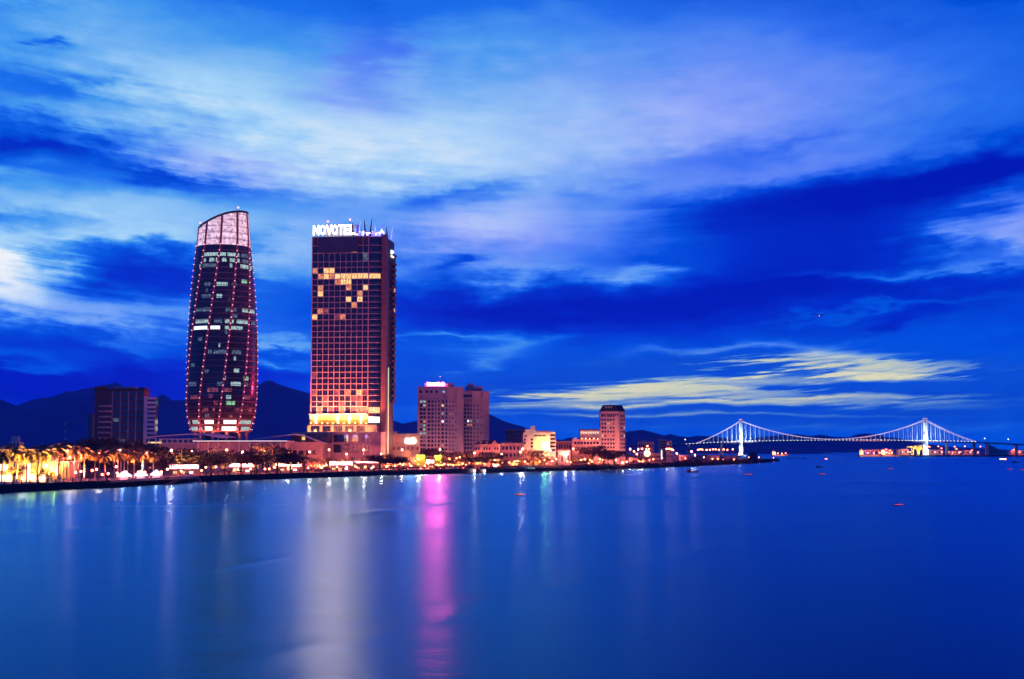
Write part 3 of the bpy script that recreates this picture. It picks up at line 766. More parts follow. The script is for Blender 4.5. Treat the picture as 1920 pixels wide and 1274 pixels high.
    for k in range(9):
        lx = 28.5+k*2.0; d = MB().ball((lx, .1+(k>6)*3, ztop+1.2+(k%3)*.8), .34, 8, 5); d.build('roof_lamp', M['lamp_blue'] if k % 2 else M['lamp_white'], t)
    lamp(t, (33, 3.2, ztop+4), 26000, (.12,.14,1), .3); lamp(t, (W+7, 3, ztop+4), 26000, (.12,.14,1), .3)
    for px, py in ((609,414),(651,411.5)):
        lx = (px-583)/106.5*W; MB().tube((lx, 4, ztop), (lx, 4, z(py)), .12).build('mast', M['metal_dark'], t)
        MB().ball((lx, 4, z(py)+.3), .55, 8, 5).build('aviation_light', M['lamp_red'], t)
    # floodlit band and the ledge with its lamps
    MB().box(-.5, W+.3, .2, .68, zled+.3, z(776)-.23).build('lower_band', M['lime_lit_band'], t)
    for q in (776.5, 795): MB().box(-.8, W+.25, -1.6, .18, z(q)-.4, z(q)).build('ledge', M['cream'], t)
    for px in (592, 634, 655.5, 677.5):
        lx = (px-582.7)/106.5*W
        v = MB().box(lx-.22, lx+.22, -.5, .1, zled+.3, z(776)-.45); v.box(lx-1.1, lx+1.1, -.3, .12, z(786), z(785)+.2); cr = v.build('light_cross', M['cross_white'], t)
        lamp(t, (lx, -3.2, z(787)), 560, (.62,.75,.02), .3, 'floodlight')
    for k in range(11):
        lx = .5+k*3.5; MB().ball((lx, -1.2, z(795)+.45), .36, 8, 5).build('ledge_lamp', M['lamp_sodium'], t)
        if k % 2: lamp(t, (lx, -2.6, z(795)+1.0), 9000, (1,.42,.02), .3, 'grazing_floodlight', 100, (R(90+72), 0, 0))
        if k % 2 == 0: lamp(t, (lx, -6.5, z(795)+1.2), 80000, (1,.17,.085), .4, 'facade_spot', 110, (R(90+62), 0, 0))
    # upper podium with tall windows, then the lower stone podium
    MB().box(-1.4, W+6, -2.6, .15, z(812), z(796)-.41).build('upper_podium', M['cream'], t)
    for k in range(5):
        win(t, 3.6+k*7.2, z(811)+.4, 5.4, z(798)-z(811)-.8, 'window_red' if k > 1 else 'glass_dark', -2.63)
    for k in range(4): lamp(t, (2+k*11, -9.0, z(812)+1.4), 9000, (1,.30,.07), .3, 'podium_fill_spot', 130, (R(90+25), 0, 0))  # spots added on the podium roof to brighten the wall behind
    y1 = -15.0; zp = z(813)
    MB().box(-7.6, W+11.8, y1, -2.62, 0, zp).build('lower_podium', M['pink_wall'], t)
    MB().box(-8.2, W+12.2, y1-.6, -2.7, zp+.01, zp+.7).build('cornice', M['cream'], t)
    xx = lambda px: (px-582.7)/106.5*W*.985
    for px in (584, 605.5, 627):
        win(t, xx(px), z(827), 4.2, z(816)-z(827), 'glass_dark' if px != 584 else 'window_red', y1-.02); win(t, xx(px), z(833), 4.2, 2.6*.6, 'glass_dark', y1-.02)
        if px == 584: win(t, xx(px), z(832)+2, 4.2, 2.2, 'window_gold', y1-.1)
    for px, wd, mt in ((650,8,'glass_dark'),(661.5,2.6,'window_gold'),(678,4.2,'window_warm'),(699,5,'window_red')):
        win(t, xx(px), z(829.5), wd, z(816)-z(829.5), mt, y1-.02)
    for px in (645, 660, 677, 697): win(t, xx(px), z(849), 4.6, z(834)-z(849), 'window_red' if px > 650 else 'glass_dark', y1-.02)
    for px in (661, 678, 699):
        lx = xx(px); w = MB()
        for q in range(9):
            a = q*2*math.pi/9; w.tube((lx, y1-.4, z(819)), (lx+1.5*math.cos(a), y1-.4, z(819)+1.5*math.sin(a)), .09, n=4)
        w.build('star_ornament', M['fin_blue_glow'], t)
M['lime_lit_band'] = pm('lime_lit_band', (.40,.42,.10), .7, .15, .4)  # lime of the floodlighting is put into the band's own colour
M['screen'] = pm('screen', (.05,.03,.06), .35, .3, .15)
M['strip_green'] = glow('strip_green', (.62,.85,.42), .75)
M['fin_blue_glow'] = pm('fin_blue_glow', (.7,.7,.75), .4, .05, .5, em=(.25,.3,1), es=1.1, sample=False)  # blue glow put into the surface for the blue roof lighting
M['terrace_blue'] = pm('terrace_blue', (.2,.2,.35), .5, .1, .5)
M['cross_white'] = glow('cross_white', (.95,1,.85), 5)
hotel()

# ------------------------------------------------------------------ the other buildings
def frame_of(px0, Y, rz=0.0, zbase=QZ):
    return (Xp(px0, Y, 10), Y, zbase)
def pxw(px0, px1, Y): return (px1-px0)/F*Y
def dark_office():
    Y = 900.0; W = pxw(175, 267, Y); z = lambda py: Zp(py, Y)-QZ
    t = thing('dark_office_block', 'dark slab block with pale banded balconies on its end, behind the palms', 'building', frame_of(175, Y), R(2))
    H = z(733); D = 16
    MB().box(0, W, .5, D, 0, H).build('wall', M['hotel_dark'], t)
    MB().box(-.3, W+.3, .2, D+.3, H+.01, z(729)).build('parapet', M['roof_dark'], t)
    MB().box(-.2, 6.5, .3, 6, z(729)+.01, z(725)).build('roof_block', M['hotel_dark'], t)
    MB().box(10.5, 23.5, 3, 10, z(729)+.01, z(725)).build('roof_block', M['pink_wall'], t)
    MB().box(26, W, 2, 9, z(729)+.01, z(726.5)).build('roof_block', M['roof_dark'], t)
    for px in (208, 223, 238, 252): 
        x = pxw(175, px, Y); MB().box(x-.25, x+.25, .1, .49, 0, H-.3).build('pilaster', M['hotel_stone'], t)
    n = 13; rh = (H-6)/n
    for k in range(n):
        q = 6+k*rh
        b = MB(); 
        pts = [(2.2, .6), (3.2, -.6), (5, -1.2), (8, -1.2), (9.8, -.4), (10.2, .48), (2.2, .48)]
        b.prism(pts, q-.2, q+.9) if k < n-2 else None
        if b.v: b.build('balcony', M['hotel_stone'], t)
    for k in range(n):
        q = 6+k*rh
        for j in range(4):
            x0 = [pxw(175, p, Y) for p in (208, 223, 238, 252)][j]
            if n*4 <= 100: win(t, x0+2.3, q+.5, 3.6, rh-.9, 'window_dim' if (k*7+j*5) % 23 == 3 else 'glass_dark', .47)
    x = W+.02
    MB().box(x, x+1.8, -.4, 6, 0, z(743)).build('end_wall', M['white_wall'], t)
    MB().box(x+1.81, x+6.4, 1.2, 10, 0, z(744)).build('recess', M['glass_dark'], t)
    for k in range(10):
        q = z(745+k*8.2)
        MB().box(x+1.81, x+6.9, -.4, 1.19, q-1.4, q+.1).build('balcony', M['white_wall'], t)
    return t
dark_office()
def annex():
    Y = 930.0; W = pxw(163, 174, Y); z = lambda py: Zp(py, Y)-QZ
    t = thing('annex_block', 'narrow grey block with banded floors against the left end of the dark slab block', 'building', frame_of(162.5, Y))
    MB().box(0, W, 0, 8, 0, z(777)).build('wall', M['concrete'], t)
    for k in range(7):
        win(t, W/2, 10+k*3.0, W*.7, 1.4, 'glass_dark', -.02)
annex()
def tanks():
    Y = 850.0
    t = thing('rooftop_building', 'small white building with three upright ducts on its roof at the far left', 'building', frame_of(17, Y))
    z = lambda py: Zp(py, Y)-QZ; W = pxw(17, 36, Y)
    MB().box(0, W, 0, 7, 0, z(829)).build('wall', M['white_wall'], t)
    for k in range(3): MB().box(.9+k*1.7, 2.0+k*1.7, .5, 2, z(829)+.01, z(818.5)).build('duct', M['white_wall'], t)
    for k in range(3): win(t, 1.1+k*1.8, z(836), 1.1, 1.4, 'glass_dark', -.02)
tanks()
def lattice_mast():
    Y = 1000.0; H = Zp(786, Y)-QZ
    t = thing('lattice_mast', 'thin steel lattice mast rising from the dark trees against the hills', 'mast', frame_of(124, Y))
    m = MB(); w = lambda u: 1.5*(1-u)+.25
    n = 12
    for i in range(n):
        a, b = i/n, (i+1)/n
        for sx, sy in ((1,1),(1,-1),(-1,1),(-1,-1)):
            m.bar((sx*w(a), sy*w(a), a*H), (sx*w(b), sy*w(b), b*H), .16, .16)
        m.bar((-w(a), -w(a), a*H), (w(b), -w(b), b*H), .1, .1); m.bar((w(a), -w(a), a*H), (-w(b), -w(b), b*H), .1, .1); m.bar((-w(b), -w(b), b*H), (w(b), -w(b), b*H), .1, .1)
    m.build('lattice', M['metal_grey'], t)
    for u in (.6, .75, .9): MB().box(-.9, -.3, -1.6, -1.2, u*H-1, u*H+1).build('antenna', M['white_paint'], t)
lattice_mast()
def civic_hall():
    Y = 880.0; z = lambda py: Zp(py, Y)-QZ
    t = thing('civic_hall', 'low white hall with thin sloping roof and a strip of windows beside the round tower', 'building', frame_of(275, Y), R(-3))
    W = pxw(275, 418, Y); H = z(832)
    MB().box(7, W, 0, 30, 0, H).build('wall', M['pink_wall'], t)
    MB().box(7.5, 34, -.6, -.02, z(832), z(823)).build('window_band', M['roof_white'], t)
    for k in range(8): win(t, 10.5+k*3.2, z(830.5), 2.5, 1.9, 'glass_blue', -.62)
    r = MB(); pts = [(0, z(821)), (10, z(818.6)), (26, z(815.4)), (34, z(816)), (W, z(822))]
    vs = [(x, y, q+d) for x, q in pts for y, d in ((-4, 0), (32, .6), (32, 1.1), (-4, .5))]
    r.add(vs, [(k*4+j, k*4+(j+1)%4, k*4+4+(j+1)%4, k*4+4+j) for k in range(4) for j in range(4)]+[(3,2,1,0),(16,17,18,19)])
    r.build('roof', M['roof_white'], t)
    for x in (2, 6, 33, 43): MB().tube((x, -2.5, 0), (x, -2.5, z(822)), .35).build('column', M['white_wall'], t)
    MB().box(1, 9, -1.5, -1.2, z(831.5), z(829)).build('lit_fascia', M['window_gold'], t)
civic_hall()
def canopy_hall():
    Y = 868.0; z = lambda py: Zp(py, Y)-QZ
    t = thing('canopy_hall', 'long low red walled hall with pale lit roof edge before the round tower', 'building', frame_of(366, Y), R(-1))
    W = pxw(366, 540, Y)
    MB().box(1, W-2, 0, 22, 0, z(830)).build('wall', M['pink_wall'], t)
    MB().box(-1, W, -3, 23, z(828.5), z(826.6)).build('roof', M['roof_white'], t)
    MB().box(-.9, W-.1, -3.3, -3.02, z(827.6), z(827)).build('edge_light', M['edge_light'], t)
    for k in range(9): MB().box(2+k*6-.3, 2+k*6+.3, -2.4, -1.8, 0, z(828.5)-.01).build('column', M['white_wall'], t)
    for k in range(8): win(t, 5+k*6, 1, 4.2, 3.2, 'window_warm' if k % 3 else 'glass_dark', -.02)
M['edge_light'] = glow('edge_light', (1,.92,.85), 1.3)
canopy_hall()
def gable_hall():
    Y = 900.0; z = lambda py: Zp(py, Y)-QZ
    t = thing('gabled_hall', 'wide hall under a shallow pitched roof between the round tower and the hotel', 'building', frame_of(478, Y), R(-2))
    W = pxw(478, 606, Y)
    MB().box(3, W, 0, 20, 0, z(829)).build('wall', M['pink_wall'], t)
    r = MB(); pts = [(-1, z(825)), (10, z(821)), (22, z(815.8)), (28, z(817)), (W+2, z(833))]
    vs = [(x, y, q+d) for x, q in pts for y, d in ((-3, 0), (22, .5), (22, .9), (-3, .4))]
    r.add(vs, [(k*4+j, k*4+(j+1)%4, k*4+4+(j+1)%4, k*4+4+j) for k in range(4) for j in range(4)]+[(3,2,1,0),(16,17,18,19)])
    r.build('roof', M['roof_white'], t)
    for k in range(5): win(t, 20+k*4, 9, 2.4, 2.6, 'glass_dark', -.02)
    b = MB().box(W-12, W+3, 6, 20, z(829)+.02, z(814)); b.build('upper_floor', M['hotel_dark'], t)
    for k in range(4): win(t, W-10+k*3.4, z(820), 2.6, 1.7, 'glass_dark', 5.98)
    MB().box(12, 17, 8, 14, z(818)+.8, z(812)).build('roof_plant', M['metal_dark'], t) if False else None
gable_hall()
def logo_building():
    Y = 955.0; z = lambda py: Zp(py, Y)-QZ
    t = thing('blank_wall_building', 'low pink building with blank upper wall and a white lit logo, right of the hotel', 'building', frame_of(734, Y), R(2))
    W = pxw(734, 786, Y)
    MB().box(0, W, 0, 22, 0, z(815)).build('wall', M['pink_wall'], t)
    MB().box(-.2, W+.2, -.3, 22.2, z(815)+.01, z(813.4)).build('parapet', M['cream'], t)
    MB().box(.4, 3.5, .5, 4, z(813.4)+.01, z(809)).build('roof_block', M['cream'], t)
    MB().box(-.1, W-.4, -.5, -.02, z(835), z(834)).build('string_course', M['cream'], t)
    for k in range(6): win(t, 1.7+k*2.9, z(844), 2.0, 2.0, 'window_red', -.02)
    lx = pxw(734, 760, Y)
    s = MB().box(lx, lx+pxw(760, 778.5, Y), -.8, -.05, z(831), z(823)); s.build('lit_sign', M['sign_white'], t)
    sw = MB(); pts = [(lx+2.4, z(823.6), .05), (lx+3.6, z(822.6), .32), (lx+4.6, z(821.2), .3), (lx+5.4, z(820), .1)]
    vs = [(x, y, q+sg*w) for x, q, w in pts for y, sg in ((-.8,-1),(-.8,1),(-.1,1),(-.1,-1))]
    sw.add(vs, [(k*4+j, k*4+(j+1)%4, k*4+4+(j+1)%4, k*4+4+j) for k in range(3) for j in range(4)]+[(3,2,1,0),(12,13,14,15)])
    sw.build('swoosh', M['panel_white'], t)
logo_building()
def plaza_tower(px0, pxm, px1, ytop, Y, sign, name, label, lits, ybot=842):
    z = lambda py: Zp(py, Y)-QZ
    t = thing(name, label, 'building', frame_of(px0, Y))
    W = pxw(px0, px1, Y); xm = pxw(px0, pxm, Y); H = z(ytop)
    MB().prism([(0,0),(xm,0),(W-4,3.2),(W,7),(W,22),(0,22)], 0, H).build('wall', M['tower_wall'], t)
    MB().prism([(-.4,-.4),(xm+.1,-.4),(W-3.8,2.8),(W+.4,6.8),(W+.4,22.4),(-.4,22.4)], H-9.2, H-8.7).build('cornice', M['pink_wall'], t)
    MB().prism([(-.3,-.3),(xm+.1,-.3),(W-3.9,2.9),(W+.3,6.9),(W+.3,22.3),(-.3,22.3)], H+.01, H+.7).build('cornice', M['pink_wall'], t)
    MB().box(xm*.22, xm*1.12, 3.5, 15, H+.71, z(ytop-8)).build('penthouse', M['tower_wall'], t)
    for px in (.36, .62): MB().box(xm*px*1.2-.5, xm*px*1.2+.5, -.35, -.02, 0, H-9.3).build('pilaster', M['pink_wall'], t)
    rows = int((H-12)/3.05)
    cols = [(.035, 1.1), (.105, 1.1), (.34/1, 1.5), (.44, 1.5), (.56, .7), (.70, 1.5), (.80, 1.5)]
    cols = [(.12, 2.0), (.225, 2.0), (.37, 1.9), (.48, 1.9), (.595, .9), (.71, 1.9), (.82, 1.9), (.94, 1.4)] if sign else [(.3, 2.4), (.62, 2.4), (.9, 1.2)]
    for r in range(rows):
        q = H-11.7-r*3.05
        if q < 7: break
        for j, (u, w) in enumerate(cols):
            mt = lits.get((r, j), 'glass_dark')
            win(t, u*xm, q, w, 1.75, mt, -.02)
    # angled face
    ang = math.atan2(3.2, W-4-xm); L = math.hypot(W-4-xm, 3.2)
    for r in range(rows):
        q = H-11.7-r*3.05
        if q < 7: break
        for j, u in enumerate((.18, .5, .82)):
            d = u*L
            win(t, xm+d*math.cos(ang), q, .9, 1.3, lits.get((r, 10+j), 'glass_dark'), d*math.sin(ang)-.02, ang) if (j != 2 or r % 2) else None
    for k, u in enumerate((.1, .3, .45, .62, .85)): win(t, u*xm, H-4.2, 2.0, 1.9, 'glass_dark' if (k != 4 or not sign) else 'window_cool', -.02)
    for u in (.12, .62, .9): win(t, u*xm*.99, H-7.6, 1.3, 1.6, 'window_red', -.02)
    MB().bar((xm+L*.75*math.cos(ang), L*.75*math.sin(ang)-.3, H-12), (xm+L*.9*math.cos(ang), L*.9*math.sin(ang)-.3, H-1), .7, .5).build('roof_strut', M['pink_wall'], t)
    if sign:
        fr = MB()
        for k in range(9): fr.bar((pxw(px0,798,Y)+k*1.85, 1.2, H+.7), (pxw(px0,798,Y)+k*1.85, 1.2, z(716.5)), .18, .18)
        fr.build('sign_frame', M['metal_dark'], t)
        w = pxw(800, 833.5, Y)
        for ch, a, ww in zip('DANANGPLAZA', (0,.09,.18,.27,.36,.45,.585,.675,.75,.84,.92), (.078,)*5+(.088,)+(.075,.06,.078,.07,.08)):
            link('sign_letter', text_mesh('sign_letter', ch, z(717.3)-z(723.8), ww*w, .25, .02, M['sign_pink']), t, (pxw(px0,800,Y)+a*w, .9, z(723.8)))
        for u in (805, 817, 829): lamp(t, (pxw(px0,u,Y), -.2, z(720.5)), 210000, (1,.012,.035), 2.2, 'sign_streak_spot', 165, (R(-90), 0, 0))  # added spots facing the water strengthen the pink reflected streak
        MB().box(pxw(px0,838,Y), pxw(px0,849,Y), 2, 8, H+.71, z(718.5)).build('roof_block', M['pink_wall'], t)
        MB().ball((pxw(px0,824,Y), 6, z(706)), .35, 8, 5).build('aviation_light', M['lamp_pink'], t)
        MB().tube((pxw(px0,824,Y), 6, z(718)), (pxw(px0,824,Y), 6, z(706)), .1).build('mast', M['metal_dark'], t)
    else:
        MB().box(W*.1, W*.75, 5, 18, H+.71, z(724)).build('roof_block', M['tower_wall'], t)
        MB().box(W*.15, W*.4, 6, 12, z(724)+.01, z(719)).build('roof_block', M['tower_wall'], t)
M['tower_wall'] = pm('tower_wall', (.42,.33,.34), .85, .1, .15)
plaza_tower(782.5, 840, 867, 727, 1150.0, True, 'apartment_tower', 'pale many-windowed tower block carrying a glowing pink name sign on its roof',
   {(0,0):'window_cool',(0,1):'window_cool',(1,1):'window_cool',(1,6):'window_gold',(3,6):'window_cool',(5,6):'window_white',(5,11):'window_cool',(3,11):'window_warm',(3,10):'window_warm',(5,1):'window_warm',(6,1):'window_cool',(6,0):'window_dim',(7,1):'window_green',(8,0):'window_cool',(8,1):'window_cool',(8,2):'window_dim',(9,1):'window_dim',(11,6):'window_warm',(10,1):'window_dim',(11,12):'window_cool'})
plaza_tower(867.5, 885, 916, 735, 1180.0, False, 'apartment_tower', 'darker unsigned tower block standing right behind the one with the pink sign',
   {(4,1):'window_white',(4,2):'window_cool',(5,1):'window_warm',(5,2):'window_warm',(4,11):'window_cool',(5,11):'window_dim',(7,11):'window_dim'})
def red_roof_house():
    Y = 1010.0; z = lambda py: Zp(py, Y)-QZ
    t = thing('red_roofed_house', 'pink villa with a hipped red roof, dormers and small arched windows', 'house', frame_of(889, Y), R(-3))
    W = pxw(889, 936, Y); D = 14; H = z(834.5)
    MB().box(0, W, 0, D, 0, H).build('wall', M['pink_wall'], t)
    MB().box(-.6, W+.6, -.6, D+.6, H+.01, H+.5).build('cornice', M['cream'], t)
    R_ = MB(); e = .9; zr = z(826)
    R_.add([(-e,-e,H+.51),(W+e,-e,H+.51),(W+e,D+e,H+.51),(-e,D+e,H+.51),(5,D/2,zr),(W-4,D/2,zr)], [(0,1,5,4),(1,2,5),(2,3,4,5),(3,0,4),(3,2,1,0)])
    rf = R_.build('roof', M['roof_red'], t)
    for x in (4.5, 8.5): MB().prism([(x-.8,.4),(x+.8,.4),(x+.8,3),(x-.8,3)], H+.8, H+2.4).build('dormer', M['cream'], rf)
    g = MB(); g.add([(W-5.2,-.9,H+.5),(W-1.2,-.9,H+.5),(W-3.2,-.9,z(826)),(W-5.2,4,H+.5),(W-1.2,4,H+.5),(W-3.2,4,z(826))], [(0,1,2),(5,4,3),(0,2,5,3),(1,4,5,2),(0,3,4,1)])
    g.build('gable', M['pink_wall'], rf)
    for k in range(9): win(t, 1.3+k*1.82, H-3.4, .9, 1.7, 'glass_dark' if k % 4 != 2 else 'window_warm', -.02)
red_roof_house()
def small_block(name, label, px0, px1, ytop, Y, wall, cols, rows, lits=(), D=12, rz=0, zb=None, wm='glass_dark', parapet=True, roofs=()):
    z = lambda py: Zp(py, Y)-QZ
    t = thing(name, label, 'building', frame_of(px0, Y), R(rz))
    W = pxw(px0, px1, Y); H = z(ytop)
    MB().box(0, W, 0, D, 0, H).build('wall', M[wall], t)
    if parapet: MB().box(-.15, W+.15, -.2, D+.15, H+.01, H+.55).build('parapet', M['cream'], t)
    zb = 4.0 if zb is None else zb
    rh = (H-zb-.8)/max(rows, 1); cw = W/max(cols, 1)
    for r in range(rows):
        for c in range(cols):
            win(t, cw*(c+.5), zb+rh*r+rh*.25, cw*.55, rh*.5, lits[(r*cols+c) % len(lits)] if lits else wm, -.02)
    for (a, b, y) in roofs: MB().box(pxw(px0, a, Y), pxw(px0, b, Y), 2, 7, H+.56, z(y)).build('roof_block', M[wall], t)
    return t
small_block('dark_block', 'dark brick-red office slab in the distance behind the white hotel block', 948, 987, 807, 1350, 'granite', 9, 8, D=14, zb=6)
small_block('low_building', 'low plain pink building with flat stepped roof right of the red roofed villa', 940, 982, 832, 1030, 'pink_wall', 6, 2, roofs=((944,958,828.5),), zb=6)
def white_block():
    Y = 1040.0; z = lambda py: Zp(py, Y)-QZ
    t = thing('white_hotel_block', 'stepped white block washed by a green floodlight, with a short tower on its roof', 'building', frame_of(981, Y), R(-2))
    W = pxw(981, 1031, Y); H = z(811)
    MB().box(0, W, 0, 14, 0, H).build('wall', M['white_wall'], t)
    MB().box(1.5, 9, .3, 10, H+.01, z(805.5)).build('upper_floor', M['white_wall'], t)
    MB().box(5, 8.4, .6, 6, z(805.5)+.01, z(799)).build('stair_tower', M['white_wall'], t)
    MB().box(9.02, W, 1, 12, H+.02, z(808)).build('roof_floor', M['pink_wall'], t)
    MB().box(W+.02, W+4.0, 2, 14, 0, z(810)).build('side_wing', M['white_wall'], t)
    for k in range(5): win(t, W+2.0, z(818+k*7), 3.4, 1.2, 'glass_dark', 1.97)
    for x in (8.6, 11.5, 14.4): win(t, x, z(818.5), 2.4, .8, 'glass_dark', -.02)
    for r, x in ((0,2),(1,1.2),(2,1.2),(1,6),(2,6),(3,6)): win(t, x, z(820+r*6.5), 1.2 if x < 3 else 1.6, 1.4, 'glass_dark', -.02)
    MB().box(W-5.2, W-.3, -.9, -.05, z(843), z(830)).build('lit_screen', M['panel_white'], t)
    lamp(t, (W-4.5, -5, z(834)), 3800, (.85,.85,.10), .4); lamp(t, (W-3, -3.5, z(833)), 2500, (.9,.9,.2), .4)
white_block()
def lit_floor_building():
    Y = 1135.0; z = lambda py: Zp(py, Y)-QZ
    t = thing('glazed_floor_building', 'office block with one pale green glazed floor lit under its dark roof', 'building', frame_of(1074, Y))
    a = pxw(1074, 1088, Y); W = pxw(1074, 1125, Y)
    MB().box(0, W, 0, 14, 0, z(824)).build('wall', M['pink_wall'], t)
    MB().box(a, W, 1, 12, z(824)+.01, z(807)).build('upper_floor', M['concrete'], t)
    MB().box(a-.4, W+.1, .4, 13, z(807)+.01, z(805.3)).build('roof', M['roof_dark'], t)
    for k in range(8): win(t, a+1.0+k*1.78, z(813.8), 1.5, 1.9, 'window_lime', .97)
    for k in range(8): win(t, 2+k*2.4, z(823.4), 1.7, 1.1, 'glass_dark' if k % 3 else 'window_cool', -.02)
    for k in range(8): win(t, 2+k*2.4, z(833), 1.7, 1.8, 'glass_dark', -.02)
    for k in range(5): MB().ball((a+1.2+k*3, -.3, z(823)), .3, 6, 4).build('eave_lamp', M['lamp_white'], t)
M['window_lime'] = glow('window_lime', (.45,.8,.5), .8)
lit_floor_building()
def mansard_tower():
    Y = 1150.0; z = lambda py: Zp(py, Y)-QZ
    t = thing('mansard_tower', 'red brick tower block with rows of small square windows and a dark mansard roof', 'building', frame_of(1126, Y))
    W = pxw(1126, 1160, Y); xe = pxw(1126, 1173, Y); H = z(773); D = 16
    MB().prism([(0,0),(W,0),(xe,4.5),(xe,D),(0,D)], 0, H).build('wall', M['brick'], t)
    MB().prism([(-.3,-.3),(W+.1,-.3),(xe+.3,4.3),(xe+.3,D+.3),(-.3,D+.3)], H-.8+.81, H+.5).build('cornice', M['cream'], t)
    r = MB(); z0, z1 = H+.51, z(759.5)
    lo = [(-.3,-.3),(W+.1,-.3),(xe+.3,4.3),(xe+.3,D+.3),(-.3,D+.3)]; hi = [(2.6,2.6),(W-1,2.6),(xe-2.4,5.6),(xe-2.4,D-3),(2.6,D-3)]
    r.add([(x,y,z0) for x,y in lo]+[(x,y,z1) for x,y in hi], [(i,(i+1)%5,5+(i+1)%5,5+i) for i in range(5)]+[(4,3,2,1,0),(5,6,7,8,9)])
    rf = r.build('roof', M['roof_dark'], t)
    for k in range(3): MB().ball((4.4+k*2, .9, z(763.5)), .22, 6, 4).build('roof_lamp', M['lamp_pink'], rf)
    MB().tube((8.6, 6, z1), (8.6, 6, z(749)), .12).build('aerial', M['metal_dark'], t)
    cx = [1.6, 3.7, 5.9, 8.1, 10.2]
    for k in range(9): win(t, 1+k*1.5, z(775)-2.0, .9, 1.7, 'glass_dark', -.02)
    L = math.hypot(xe-W, 4.5); an = math.atan2(4.5, xe-W)
    lits = {(2,2):'window_gold',(2,3):'window_warm',(2,4):'window_red',(3,2):'window_cool',(5,0):'window_gold',(5,2):'window_warm',(5,3):'window_warm',(5,4):'window_red'}
    for k in range(10):
        q = z(782+k*7.4)
        if q < 4: break
        for j, x in enumerate(cx): win(t, x, q, 1.3, 1.5, lits.get((k, j), 'glass_dark'), -.02)
        for j, u in enumerate((.35, .62, .86)):
            win(t, W+u*L*math.cos(an), q, 1.1, 1.4, 'window_white' if (j == 2 and k in (3, 5)) else 'glass_dark', u*L*math.sin(an)-.02, an)
M['brick'] = pm('brick', (.50,.34,.30), .85, .12, .6)
mansard_tower()
small_block('low_building', 'low dim brick range with a flat roof left of the glazed floor office block', 1042, 1076, 829, 1150, 'granite', 7, 2, zb=6)
small_block('low_building', 'pale lean-to shed with a lit white front between the white block and the brick range', 1046, 1068, 846, 1075, 'white_wall', 4, 1, lits=('window_cool','glass_dark'), zb=1.5, D=9, rz=-8)
small_block('far_block', 'wide low pink block with a roof hut among lamps right of the mansard tower', 1197, 1226, 830, 1420, 'pink_wall', 7, 3, roofs=((1203,1212,826.5),), zb=5)
small_block('far_block', 'square pink tower block with a lower wing standing alone before the hills', 1236, 1249, 824.5, 1450, 'pink_wall', 3, 6, roofs=(), zb=5)
small_block('far_block', 'narrow pale stair block just right of the square pink tower block', 1250, 1259.5, 828, 1440, 'cream', 2, 5, zb=5, lits=('glass_dark','glass_dark','window_warm'))
small_block('riverside_house', 'flat pink boathouse with one dark window band low on the right-hand bank', 1180, 1195.5, 860, 1195, 'pink_wall', 3, 1, zb=1.0, D=8)
t_ = small_block('riverside_house', 'pink riverside house with a round white lit sign at its left end', 1216, 1239, 851, 1235, 'pink_wall', 5, 2, zb=1.5, D=9)
b_ = MB(); b_.box(-4.2, 1.2, -.9, -.1, 5.5, 12.5, 0); b_.ball((-1.2, -1.0, 9.2), 2.6, 12, 8, 1); b_.build('lit_sign', [M['metal_grey'], M['panel_white']], t_)
MB().box(10.4, 11.2, -.9, -.1, 4.5, 12).build('blue_sign', M['window_white'], t_)
small_block('riverside_house', 'small pink house with ragged hedge top near the dark bank trees', 1275, 1293, 855, 1345, 'pink_wall', 5, 2, zb=1.2, D=9)
small_block('riverside_house', 'pink house under the yellow lamps in the middle of the dark point', 1329, 1349, 855, 1480, 'pink_wall', 6, 2, zb=1.2, D=9, lits=('glass_dark','window_warm','glass_dark'))
small_block('riverside_house', 'long pink warehouse close to the left bridge tower foot', 1361, 1386, 857, 1560, 'pink_wall', 8, 1, zb=1.2, D=9, lits=('glass_dark','window_red'))
small_block('dark_boathouse', 'black flat topped hut near the end of the point', 1405, 1419.5, 848.5, 1680, 'roof_dark', 3, 2, zb=2, D=10, parapet=False)
small_block('shed', 'small orange floodlit shed with two doors on the right-hand bank', 1262, 1271, 856, 1320, 'cream', 2, 1, zb=.6, D=5, lits=('window_red',))

# ------------------------------------------------------------------ along the shore
PLACES = [(130,'in front of the lime lit pavilion'),(312,'among the floodlit palms'),(482,'below the round glass tower'),(575,'between the round glass tower and the hotel'),(735,'at the foot of the hotel tower'),
 (868,'below the tower block with the pink sign'),(945,'below the red roofed villa'),(1045,'below the stepped white block'),(1180,'below the brick mansard tower'),(1300,'by the pink houses on the right-hand bank'),(1480,'on the dark point before the left bridge tower'),(3000,'on the far shore under the bridge')]
def where(px):
    for lim, w in PLACES:
        if px < lim: return w
def foliage(seed, blobs, n, size, mats=1):
    rnd = random.Random(seed); b = MB()
    for (cx, cy, cz, rx, ry, rz) in blobs:
        m = int(n*rx*rz)
        for _ in range(m):
            while True:
                p = Vector((rnd.uniform(-1,1), rnd.uniform(-1,1), rnd.uniform(-1,1)))
                l = p.length
                if .35 < l < 1: break
            if rnd.random() < .25: p *= 1.12
            c = Vector((cx+p.x*rx, cy+p.y*ry, cz+p.z*rz))
            s = size*rnd.uniform(.5, 1.25)
            u = Vector((rnd.gauss(0,1), rnd.gauss(0,1), rnd.gauss(0,.6))).normalized(); v = u.cross(Vector((rnd.gauss(0,1), rnd.gauss(0,1), rnd.gauss(0,1)))).normalized()
            b.add([c-u*s, c+v*s*.5, c+u*s, c-v*s*.5], [(0,1,2,3)], rnd.randrange(mats))
    return b
